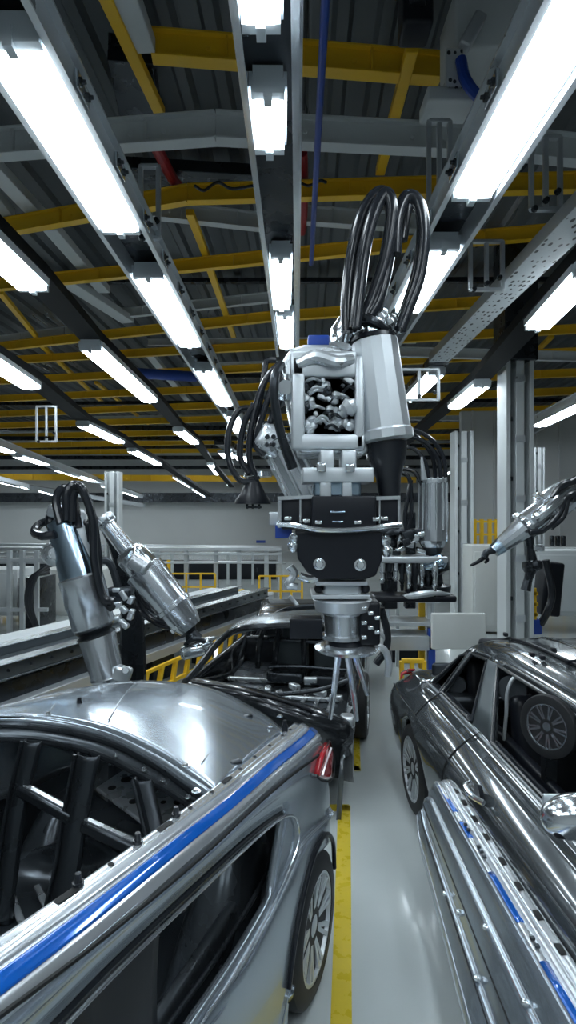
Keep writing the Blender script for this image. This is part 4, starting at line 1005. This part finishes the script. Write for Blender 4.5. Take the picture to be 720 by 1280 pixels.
for k in range(8): mb.cbox(P(146+3*(k % 3)*3, 738+k*6, 4.25-.02*k), (.06+.02*(k % 2), .06, .04), Matrix.Rotation(k, 3, 'Y'), .01)
mb.each('connector', 'alu', rb)
r2 = thing('welding_robot', 'silver robot arm slanting down to the right with a gripper, left of the black car', 'robot', P(190, 715, 4.6))
Y = 4.6
MB().lathe(P(131, 652, Y), P(166, 696, Y), [(0, .06), (.1, .075), (.12, .065), (1, .075)]).build('upper_rod', 'smooth', r2)
flange(P(130, 650, Y), (P(166, 696, Y)-P(131, 652, Y)).normalized(), .085, .05, 8).build('rod_flange', 'alu', r2)
Ra = Matrix.Rotation(math.radians(48), 3, 'Y')
MB().cbox(P(174, 704, Y), (.30, .26, .24), Ra, .07).build('elbow_casting', 'chrome', r2)
MB().lathe(P(163, 698, Y-.17), P(185, 712, Y-.17), [(0, .05), (.1, .07), (.9, .07), (1, .05)]).build('elbow_cap', 'alu', r2)
a, b = P(178, 710, Y), P(238, 785, Y)
MB().lathe(a, b, [(0, .13), (.03, .165), (.60, .150), (.61, .16), (.66, .16), (.67, .145), (.90, .125), (1, .10)]).build('forearm_cylinder', 'smooth', r2)
flange(P(229, 776, Y), (b-a).normalized(), .12, .04, 12).build('wrist_flange', 'chrome', r2)
MB().lathe(P(234, 781, Y), P(243, 800, Y), [(0, .07), (.5, .05), (1, .075)]).build('wrist_joint', 'dark', r2)
mb = MB().cbox(P(243, 812, Y-.05), (.22, .18, .11), Matrix.Rotation(-.25, 3, 'Y'), .04); mb.cbox(P(257, 804, Y-.06), (.12, .1, .08), Matrix.Rotation(-.5, 3, 'Y'), .03)
mb.build('gripper_body', 'chrome', r2)
for dx, dy in ((265, 800), (262, 808)): MB().tube([P(252, dy+2, Y-.05), P(dx-5, dy, Y-.08), P(dx+3, dy-3, Y-.05)], [.03, .025, .012]).build('gripper_finger', 'alu', r2)
MB().tube([P(232, 806, Y-.1), P(243, 799, Y-.16), P(255, 802, Y-.12)], .02).build('gripper_strap', 'dark', r2)
hoses([((170, 728), (168, 745), (176, 765, -.05), (200, 782), (222, 786)), ((174, 735), (176, 755), (190, 772, -.05), (215, 780)), ((126, 655), (112, 640, -.1), (108, 650, -.1), (110, 670, -.1)),
       ((182, 728), (176, 745), (186, 760), (206, 770)), ((118, 690), (124, 730), (145, 750), (165, 752))], r2, Y-.05, .018)
MB().tube([P(132, 650, Y+.1), P(150, 690, Y+.35), P(165, 760, Y+.4), V((P(165, 760, Y+.4).x, Y+.4, 0.02))], [.07, .08, .10, .14]).build('support_post', 'dark', r2)
# --- centre robot
Yc = 3.0
cr = thing('handling_robot', 'big silver and black robot hanging over the black car, with tall looped hoses', 'robot', P(425, 620, Yc))
def cb(x0, y0, x1, y1, d, m, nm, Yf=Yc, b=None, R=None, par=None):
    A = P(x0, y0, Yf); B = P(x1, y1, Yf)
    return MB().cbox(((A.x+B.x)/2, Yf+d/2, (A.z+B.z)/2), (B.x-A.x, d, A.z-B.z), R, b).build(nm, m, par or cr)
# main housing with recess
mb = MB(); pts = [(352, 452), (362, 436), (380, 430), (410, 430), (442, 438), (450, 470), (452, 520), (462, 564), (455, 568), (374, 566), (364, 530), (356, 490)]
o = MB().prism([P(x, y, Yc+.10) for x, y in pts], (0, .38, 0)).build('housing', 'alu', cr, bevel=.03)
o.modifiers['edge'].segments = 4
fr_ = MB()
for (x0, y0, x1, y1) in ((364, 446, 381, 562), (362, 440, 445, 472), (443, 446, 455, 562), (374, 543, 456, 562)): 
    A = P(x0, y0, Yc+.06); B = P(x1, y1, Yc+.06); fr_.cbox(((A.x+B.x)/2, Yc+.08, (A.z+B.z)/2), (B.x-A.x, .1, A.z-B.z), None, .015)
fr_.each('face_frame', 'satin', cr)
MB().tube([P(372, 455, Yc+.04), P(395, 446, Yc+.02), P(420, 452, Yc), P(440, 449, Yc+.04)], [.03, .04, .035, .03]).build('brow_casting', 'alu', cr)
cb(378, 470, 446, 546, .03, 'dark', 'recess_plate', Yc+.10, .005)
mb = MB(); mk = MB(); rnd = random.Random(5)
for k in range(46):
    x = rnd.uniform(382, 440); y = rnd.uniform(474, 538); q = P(x, y, Yc+.08); m_ = mb if k % 4 else mk; ty = rnd.random()
    if ty < .4: ax = V((rnd.uniform(-1, 1), rnd.uniform(-.6, -.1), rnd.uniform(-.6, .6))).normalized(); m_.lathe(q-ax*.035, q+ax*.035, [(0, .016), (.2, .028), (.5, .022), (.8, .030), (1, .016)], 12)
    elif ty < .7: m_.cbox(q, (rnd.uniform(.02, .06), .05, rnd.uniform(.02, .04)), Matrix.Rotation(rnd.uniform(-.8, .8), 3, 'Y'), .006)
    else:
        m_.tube([P(x-9, y+rnd.uniform(-5, 5), Yc+.07), P(x, y-4, Yc+.03), P(x+9, y+rnd.uniform(-5, 5), Yc+.07)], .009, 8)
mb.build('valve_block', 'satin', cr); mk.build('valve_block', 'dark', cr)
MB().lathe(P(430, 512, Yc+.02), P(441, 506, Yc+.03), [(0, .03), (.5, .05), (1, .04)]).build('actuator_knob', 'satin', cr)
# left ear joint
MB().lathe(P(357, 484, Yc+.05), P(357, 484, Yc+.3), [(0, .04), (.1, .075), (.9, .075), (1, .06)], 28).build('ear_joint', 'chrome', cr)
MB().tube([P(352, 455, Yc+.1), P(344, 470, Yc), P(343, 500, Yc), P(352, 545, Yc+.05), P(366, 585, Yc+.1)], [.02, .025, .025, .025, .03]).build('ear_cover', 'dark', cr)
# right cylinder
MB().lathe(P(468, 425, Yc+.12), P(484, 552, Yc+.12), [(0, .11), (.02, .128), (.70, .135), (.88, .14), (.90, .15), (.98, .15), (1, .12)], 14).build('side_cylinder', 'satin', cr, smooth=20)
MB().lathe(P(467, 427, Yc+.12), P(466.5, 421, Yc+.12), [(0, .13), (1, .118)]).build('cylinder_band', 'black', cr)
MB().lathe(P(466, 421, Yc+.12), P(464, 398, Yc+.12), [(0, .10), (.5, .105), (.8, .09), (1, .05)]).build('cylinder_cap', 'chrome', cr)
MB().lathe(P(483, 553, Yc+.14), P(487, 625, Yc+.14), [(0, .115), (.3, .105), (.6, .07), (1, .06)]).build('boot', 'rubber', cr)
MB().tube([P(455, 440, Yc+.25), P(440, 415, Yc+.25), P(432, 405, Yc+.2)], [.05, .07, .05]).build('neck_casting', 'chrome', cr)
MB().lathe(P(426, 432, Yc+.2), P(432, 398, Yc+.2), [(0, .07), (.2, .065), (.5, .075), (1, .04)]).build('neck_joint', 'chrome', cr)
cb(385, 418, 412, 432, .12, 'blue', 'blue_motor', Yc+.3)
mb = MB()
for x, y, r in ((447, 385, .05), (458, 378, .055), (472, 388, .05), (484, 396, .045), (446, 404, .05), (496, 400, .04), (455, 395, .05)):
    mb.lathe(P(x, y, Yc+.05), P(x+6, y+14, Yc+.1), [(0, r*.7), (.3, r), (.7, r*.9), (1, r*.6)], 18)
mb.each('hose_coupling', 'chrome', cr)
MB().tube([P(440, 408, Yc+.1), P(450, 398, Yc+.02), P(468, 402, Yc), P(482, 412, Yc+.05)], .025).build('clamp_ring', 'dark', cr)
# big glossy hose loops
big = [((434, 415), (434, 375), (440, 320), (452, 270), (470, 243), (484, 245), (490, 280), (484, 330), (474, 372), (462, 395)),
       ((444, 410, -.05), (448, 370, -.05), (456, 310, -.05), (468, 265, -.05), (482, 242, -.05), (490, 262, -.05), (482, 320, -.02), (466, 370), (455, 395)),
       ((494, 318), (496, 275), (508, 246), (524, 255), (530, 295), (524, 345), (510, 385), (500, 412)),
       ((502, 300, .1), (508, 262, .1), (518, 250, .1), (528, 275, .1), (524, 330, .1), (508, 385, .1), (496, 410, .05))]
for k, s in enumerate(big): MB().tube([P(x, y, Yc+.02+(z[0] if z else 0)) for x, y, *z in s], .034, 14).build('hose', 'rubber', cr)
# lower brackets
for x0, x1 in ((400, 418), (427, 446)): cb(x0, 562, x1, 590, .16, 'satin', 'lug', Yc+.02, .012)
cb(378, 584, 468, 603, .30, 'satin', 'bracket_plate', Yc-.02, .01)
cb(396, 578, 408, 590, .05, 'chrome', 'bracket_bolt', Yc-.06); cb(432, 579, 444, 590, .05, 'chrome', 'bracket_bolt', Yc-.06)
cb(392, 598, 452, 622, .25, 'bluesteel', 'gear_block', Yc+.02, .015)
cb(400, 600, 414, 621, .03, 'silver', 'rib', Yc-.01); cb(428, 600, 440, 621, .03, 'silver', 'rib', Yc-.01)
cb(352, 622, 500, 662, .34, 'black', 'controller_box', Yc+.02, .01)
cb(390, 620, 470, 660, .06, 'black', 'centre_cover', Yc-.04, .008)
for x0, x1 in ((347, 352), (374, 377), (473, 476), (497, 501)): cb(x0, 622, x1, 660, .36, 'chrome', 'box_frame', Yc, .004)
MB().beam(P(347, 623, Yc+.0), P(392, 621, Yc), .02, .02).build('box_frame', 'chrome', cr); MB().beam(P(470, 623, Yc), P(500, 622, Yc), .02, .02).build('box_frame', 'chrome', cr)
MB().tube([P(346, 655, Yc-.03), P(370, 657, Yc-.05), P(395, 662, Yc-.07), P(425, 663, Yc-.07), P(460, 661, Yc-.06), P(480, 658, Yc-.05), P(501, 656, Yc-.03)], .014, 10).build('front_bar', 'chrome', cr)
mb = MB()
for x, y in ((360, 648), (383, 651), (398, 653), (447, 653), (470, 649), (480, 648)): mb.cbox(P(x, y, Yc-.04), (.04, .03, .02), None, .006)
mb.each('latch', 'chrome', cr)
MB().cbox(P(422, 640, Yc-.045), (.08, .02, .012), None, .004).build('label_slot', 'bluesteel', cr); MB().cbox(P(422, 652, Yc-.045), (.06, .02, .01), None, .004).build('label_slot', 'bluesteel', cr)
pl = [(369, 664), (478, 664), (478, 700), (470, 720), (455, 725), (398, 724), (384, 716), (372, 698)]
MB().prism([P(x, y, Yc-.03) for x, y in pl], (0, .25, 0)).build('front_shield', 'black', cr, bevel=.01)
for x, y in ((399, 705), (450, 706)):
    q = P(x, y, Yc-.03); MB().lathe(q, q+V((0, -.025, 0)), [(0, .032), (.5, .032), (.6, .022), (1, .018)], 20).build('shield_bolt', 'chrome', cr)
mb = MB()
for x, y in ((367, 672), (480, 676), (366, 682), (482, 688)): mb.lathe(P(x, y-6, Yc), P(x+2, y+8, Yc), [(0, .02), (.3, .035), (.7, .03), (1, .015)], 14)
mb.each('side_actuator', 'chrome', cr)
cb(344, 656, 365, 673, .08, 'blue', 'blue_box', Yc+.05, .006); cb(336, 640, 348, 657, .06, 'satin', 'sensor_box', Yc+.1)
MB().tube([P(374, 720, Yc), P(386, 724, Yc), P(397, 722, Yc)], .022).build('side_rod', 'chrome', cr)
MB().tube([P(362, 708, Yc+.1), P(368, 718, Yc+.1), P(360, 730, Yc+.1), P(372, 734, Yc+.1)], .022).build('side_fitting', 'alu', cr)
# tool stack
ax = V((0, 0, -1))
def disc(y0, y1, prof, m, nm, x=431, Y=Yc+.13): return MB().lathe(P(x, y0, Y), P(x, y1, Y), prof, 32).build(nm, m, cr)
cb(395, 727, 460, 732, .3, 'satin', 'tool_plate', Yc)
cb(404, 731, 452, 746, .18, 'alu', 'tool_neck', Yc+.05, .02); cb(393, 731, 404, 742, .1, 'black', 'spacer', Yc+.05, .02); cb(452, 731, 463, 742, .1, 'black', 'spacer', Yc+.05, .02)
cb(390, 744, 463, 749, .3, 'satin', 'tool_plate', Yc)
disc(747, 767, [(0, .155), (.1, .165), (.75, .150), (.85, .12), (1, .11)], 'satin', 'tool_collar', 428)
disc(766, 798, [(0, .10), (.04, .105), (.8, .100), (.82, .118), (.97, .118), (1, .10)], 'smooth', 'tool_cylinder', 428)
disc(798, 806, [(0, .09), (1, .12)], 'black', 'tool_gap', 432)
disc(804, 820, [(0, .14), (.3, .185), (.55, .17), (.8, .08), (1, .05)], 'smooth', 'tool_disc', 434)
cb(362, 774, 403, 799, .12, 'black', 'side_panel', Yc+.02, .006)
cb(449, 752, 476, 808, .25, 'black', 'motor_block', Yc+.05, .02)
mb = MB()
for k in range(7): mb.cbox(P(455+(k % 3)*8, 760+k*6, Yc+.02), (.03, .04, .02), None, .005)
mb.each('connector', 'chrome', cr)
for p, q in (((423, 815), (413, 898)), ((434, 815), (446, 900)), ((441, 812), (459, 868))): MB().tube([P(p[0], p[1], Yc+.1), P((p[0]+q[0])/2+.5, (p[1]+q[1])/2, Yc+.13), P(q[0], q[1], Yc+.2)], [.020, .017, .013], 10).build('tool_leg', 'smooth', cr)
MB().tube([P(462, 806, Yc+.2), P(480, 812, Yc+.2), P(486, 830, Yc+.2), P(484, 845, Yc+.2)], .02).build('tool_hook', 'satin', cr)
# support beam going back to the columns
MB().beam(P(440, 500, Yc+.4), P(470, 570, 11.8), .22, .26).build('support_beam', 'dark', cr, bevel=.02)
MB().beam(P(470, 575, 8), P(470, 440, 8), .25, .25).build('support_beam', 'dark', cr, bevel=.02)

# --- second arm left behind the head
r3 = thing('welding_robot', 'silver robot arm with black hose loops just left of and behind the big robot head', 'robot', P(360, 590, 3.9))
Y = 3.9
a, b = P(352, 558, Y), P(398, 650, Y)
MB().lathe(a, b, [(0, .10), (.03, .125), (.95, .125), (1, .1)], 12).build('arm_cylinder', 'smooth', r3, smooth=20)
mb = MB()
dd = (b-a).normalized(); xx = dd.cross(V((0, 1, 0))).normalized(); yy = dd.cross(xx)
for k in range(10): an = 2*math.pi*k/10; q = (xx*math.cos(an)+yy*math.sin(an))*.125; mb.tube([a+dd*.04+q, b-dd*.05+q], .012, 6, smooth=False)
mb.build('cylinder_rib', 'satin', r3)
flange(P(351, 555, Y), dd, .14, .06, 12).build('arm_flange', 'chrome', r3)
MB().cbox(P(340, 552, Y-.02), (.22, .2, .2), Matrix.Rotation(.6, 3, 'Y'), .05).build('joint_casting', 'alu', r3)
mb = MB()
for k in range(4): q = P(334+8*(k % 2), 546+10*(k//2), Y-.13); mb.lathe(q, q+V((0, -.02, 0)), [(0, .018), (1, .014)], 10)
mb.each('bolt', 'dark', r3)
MB().lathe(P(322, 590, Y), P(322, 596, Y), [(0, .09), (1, .1)]).build('joint_cap', 'chrome', r3)
hoses([((352, 452), (335, 470), (322, 500), (313, 540), (312, 575), (322, 600)), ((356, 458), (342, 480), (328, 520), (320, 555), (330, 570)), ((326, 512, .1), (300, 512, .1), (286, 540, .05), (286, 575), (300, 600), (318, 602)),
       ((345, 450, .05), (333, 452, .05), (330, 470, .05), (322, 520, .05), (316, 560, .05)), ((350, 500), (340, 520), (334, 545)), ((318, 505), (305, 530), (300, 570), (312, 592))], r3, Y-.08, .022)
MB().lathe(P(316, 596, Y-.05), P(316, 630, Y-.05), [(0, .035), (.2, .05), (.6, .085), (.85, .12), (1, .125)], 24).build('bell_cup', 'black', r3)
MB().beam(P(308, 634, Y-.05), P(327, 634, Y-.05), .05, .015).build('cup_foot', 'dark', r3)
mb = MB()
for x in (309, 316, 324): mb.beam(P(x, 628, Y-.05), P(x, 636, Y-.05), .015, .015)
mb.each('cup_pin', 'dark', r3)
MB().beam(P(345, 500, Y+.05), P(420, 470, Y+.2), .1, .12).build('support_beam', 'dark', r3)

# --- right hanging tool group
r4_ = thing('tool_carrier', 'hanging carrier with ribbed silver cylinder and a row of small black tools', 'robot', P(530, 690, 5.2))
Y = 5.2
MB().lathe(P(541, 600, Y), P(541, 684, Y), [(0, .10), (.03, .125), (.9, .135), (.95, .12), (1, .10)], 16).build('tool_cylinder', 'smooth', r4_, smooth=20)
mb = MB()
for k in range(12): an = 2*math.pi*k/12; q = V((math.cos(an), math.sin(an), 0))*.13; mb.tube([P(541, 604, Y)+q, P(541, 662, Y)+q], .012, 6, smooth=False)
mb.build('cylinder_rib', 'chrome', r4_)
flange(P(541, 602, Y), V((0, 0, 1)), .12, .05, 14).build('top_flange', 'alu', r4_)
MB().lathe(P(541, 684, Y), P(542, 740, Y), [(0, .10), (.2, .06), (.3, .14), (.5, .15), (.6, .08), (.8, .09), (.85, .16), (1, .15)], 24).build('lower_joint', 'dark', r4_)
MB().lathe(P(530, 708, Y-.1), P(556, 700, Y-.1), [(0, .04), (.3, .08), (.8, .08), (1, .05)]).build('joint_arm', 'bluesteel', r4_)
hoses([((556, 612), (556, 580), (545, 555), (525, 540), (505, 535)), ((552, 612), (548, 575), (530, 552), (505, 545)), ((538, 605), (530, 575), (515, 560), (500, 562)), ((530, 610), (518, 590), (500, 585)),
       ((545, 608, .1), (540, 570, .1), (520, 545, .1), (500, 540, .1)), ((514, 600), (510, 620), (506, 650), (512, 675)), ((502, 590), (512, 600), (514, 640), (508, 668))], r4_, Y-.05, .020)
MB().tube([P(527, 571, Y-.1), P(530, 600, Y-.1)], [.01, .03], 8, smooth=False).build('pointed_rod', 'satin', r4_)
MB().cbox(P(512, 698, Y), (.62, .35, .06), None, .015).build('carrier_plate', 'satin', r4_)
MB().cbox(P(500, 664, Y+.1), (.5, .3, .05), None, .015).build('carrier_plate', 'dark', r4_)
MB().cbox(P(515, 746, Y), (.75, .3, .06), None, .02).build('lower_plate', 'black', r4_)
MB().tube([P(498, 748, Y-.1), P(520, 744, Y-.15), P(545, 741, Y-.15), P(562, 743, Y-.1)], [.02, .035, .03, .015]).build('lower_rail', 'silver', r4_)
rnd = random.Random(3)
for k in range(9):
    x = 478+k*8.2; y0 = 702+rnd.uniform(-2, 2); q = P(x, y0, Y-.12+rnd.uniform(-.04, .04)); h = .16+rnd.uniform(0, .12)
    o = MB().lathe(q, q-UP*h, [(0, .018), (.1, .032), (.5, .03), (.55, .022), (.8, .022), (.82, .03), (1, .012)], 14).build('small_tool', 'dark' if k % 2 else 'chrome', r4_)
    MB().lathe(q-UP*h, q-UP*(h+.06), [(0, .02), (1, .012)], 10).build('tool_tip', 'black', o)
mb = MB(); mk = MB()
for k in range(22):
    x = rnd.uniform(486, 528); y = rnd.uniform(660, 692); q = P(x, y, Y-.05+rnd.uniform(-.1, .1)); m_ = mb if k % 2 else mk
    m_.cbox(q, (rnd.uniform(.04, .1), .06, rnd.uniform(.03, .09)), Matrix.Rotation(rnd.uniform(-.5, .5), 3, 'Y'), .01)
mb.each('valve_bank', 'chrome', r4_); mk.each('valve_bank', 'dark', r4_)
MB().beam(P(486, 560, Y+.2), P(486, 760, Y+.2), .14, .14).build('hanger_post', 'dark', r4_, bevel=.01)
MB().beam(P(512, 640, Y+.2), P(512, 760, Y+.2), .1, .1).build('hanger_post', 'dark', r4_, bevel=.01)
q = P(478, 755, Y); MB().tube([P(476, 760, Y), P(484, 790, Y), P(482, 812, Y), P(470, 830, Y)], .035).build('hanging_duct', 'dark', r4_)
q = P(486, 840, Y); 
MB().tube([P(470, 790, Y), P(482, 800, Y), P(484, 840, Y)], .02).build('drop_rod', 'silver', r4_)

# --- right arm reaching in
r5 = thing('welding_robot', 'silver robot arm reaching in from the right edge, tapering to a small black clip', 'robot', P(660, 650, 5.6))
Y = 5.6
a, b = P(735, 600, Y), P(622, 686, Y); dd = (b-a).normalized()
MB().lathe(P(716, 612, Y), P(618, 688, Y), [(0, .13), (.1, .16), (.36, .165), (.40, .13), (.62, .135), (.64, .115), (.94, .075), (1, .06)], 14).build('forearm', 'smooth', r5, smooth=20)
MB().lathe(P(700, 622, Y-.14), P(668, 650, Y-.14), [(0, .05), (.1, .065), (.9, .06), (1, .04)]).build('side_rod', 'chrome', r5)
for x, y, r in ((684, 634, .17), (656, 657, .145)): flange(P(x, y, Y), dd, r, .04, 12).build('band', 'chrome', r5)
MB().lathe(P(626, 682, Y), P(617, 689, Y), [(0, .08), (1, .065)]).build('tip_ring', 'bluesteel', r5)
MB().tube([P(618, 688, Y), P(609, 690, Y), P(605, 697, Y)], .035).build('wrist', 'dark', r5)
MB().tube([P(606, 696, Y), P(598, 702, Y), P(588, 707, Y)], [.025, .02, .012]).build('clip_finger', 'black', r5)
MB().tube([P(606, 694, Y), P(609, 700, Y), P(606, 704, Y)], [.022, .02, .012]).build('clip_finger', 'black', r5)
hoses([((760, 590), (730, 600), (705, 605), (690, 622)), ((760, 600), (728, 612), (708, 622), (700, 640), (680, 662), (662, 666)), ((760, 580), (725, 596), (700, 610)), ((740, 610), (712, 622), (704, 645), (688, 660)), ((760, 612), (735, 618), (715, 625))], r5, Y-.15, .03)
MB().cbox(P(722, 618, Y+.1), (.3, .3, .25), Matrix.Rotation(-.6, 3, 'Y'), .05).build('elbow_casting', 'alu', r5)
MB().lathe(P(661, 668, Y), P(665, 700, Y), [(0, .05), (.5, .035), (1, .05)]).build('drop_tool', 'dark', r5)
MB().lathe(P(655, 709, Y-.05), P(676, 706, Y-.05), [(0, .03), (.02, .055), (.4, .055), (.45, .035), (.7, .06), (1, .045)], 20).build('camera_tool', 'dark', r5)
MB().tube([P(664, 712, Y), P(660, 725, Y), P(657, 738, Y)], [.05, .04, .05]).build('tool_foot', 'dark', r5)
MB().cbox(P(672, 685, Y), (.12, .08, .07), None, .02).build('tool_bracket', 'alu', r5)
MB().beam(P(760, 590, Y+.05), P(790, 585, Y+.05), .3, .3).build('shoulder', 'alu', r5)
q = P(792, 600, Y+.1); MB().lathe((q.x, q.y, 0), (q.x, q.y, q.z+.2), [(0, .3), (.05, .3), (.06, .2), (1, .18)]).build('pedestal', 'silver', r5)

# ================================================================ WORLD, CAMERA
w = bpy.data.worlds.new('hall_air'); bpy.context.scene.world = w; w.use_nodes = True
w.node_tree.nodes['Background'].inputs[0].default_value = (.55, .68, .8, 1); w.node_tree.nodes['Background'].inputs[1].default_value = .1
cam = bpy.data.cameras.new('camera'); co = bpy.data.objects.new('camera', cam); C.objects.link(co)
cam.sensor_fit = 'VERTICAL'; cam.sensor_height = 36; cam.lens = 36*F/1280; cam.clip_start = .05
co.location = (0, 0, H); co.rotation_euler = (math.pi/2, 0, 0)
sc = bpy.context.scene; sc.camera = co
sc.view_settings.view_transform = 'Standard'; sc.view_settings.look = 'None'; sc.view_settings.exposure = 0; sc.view_settings.gamma = 1
sc.view_settings.use_curve_mapping = False
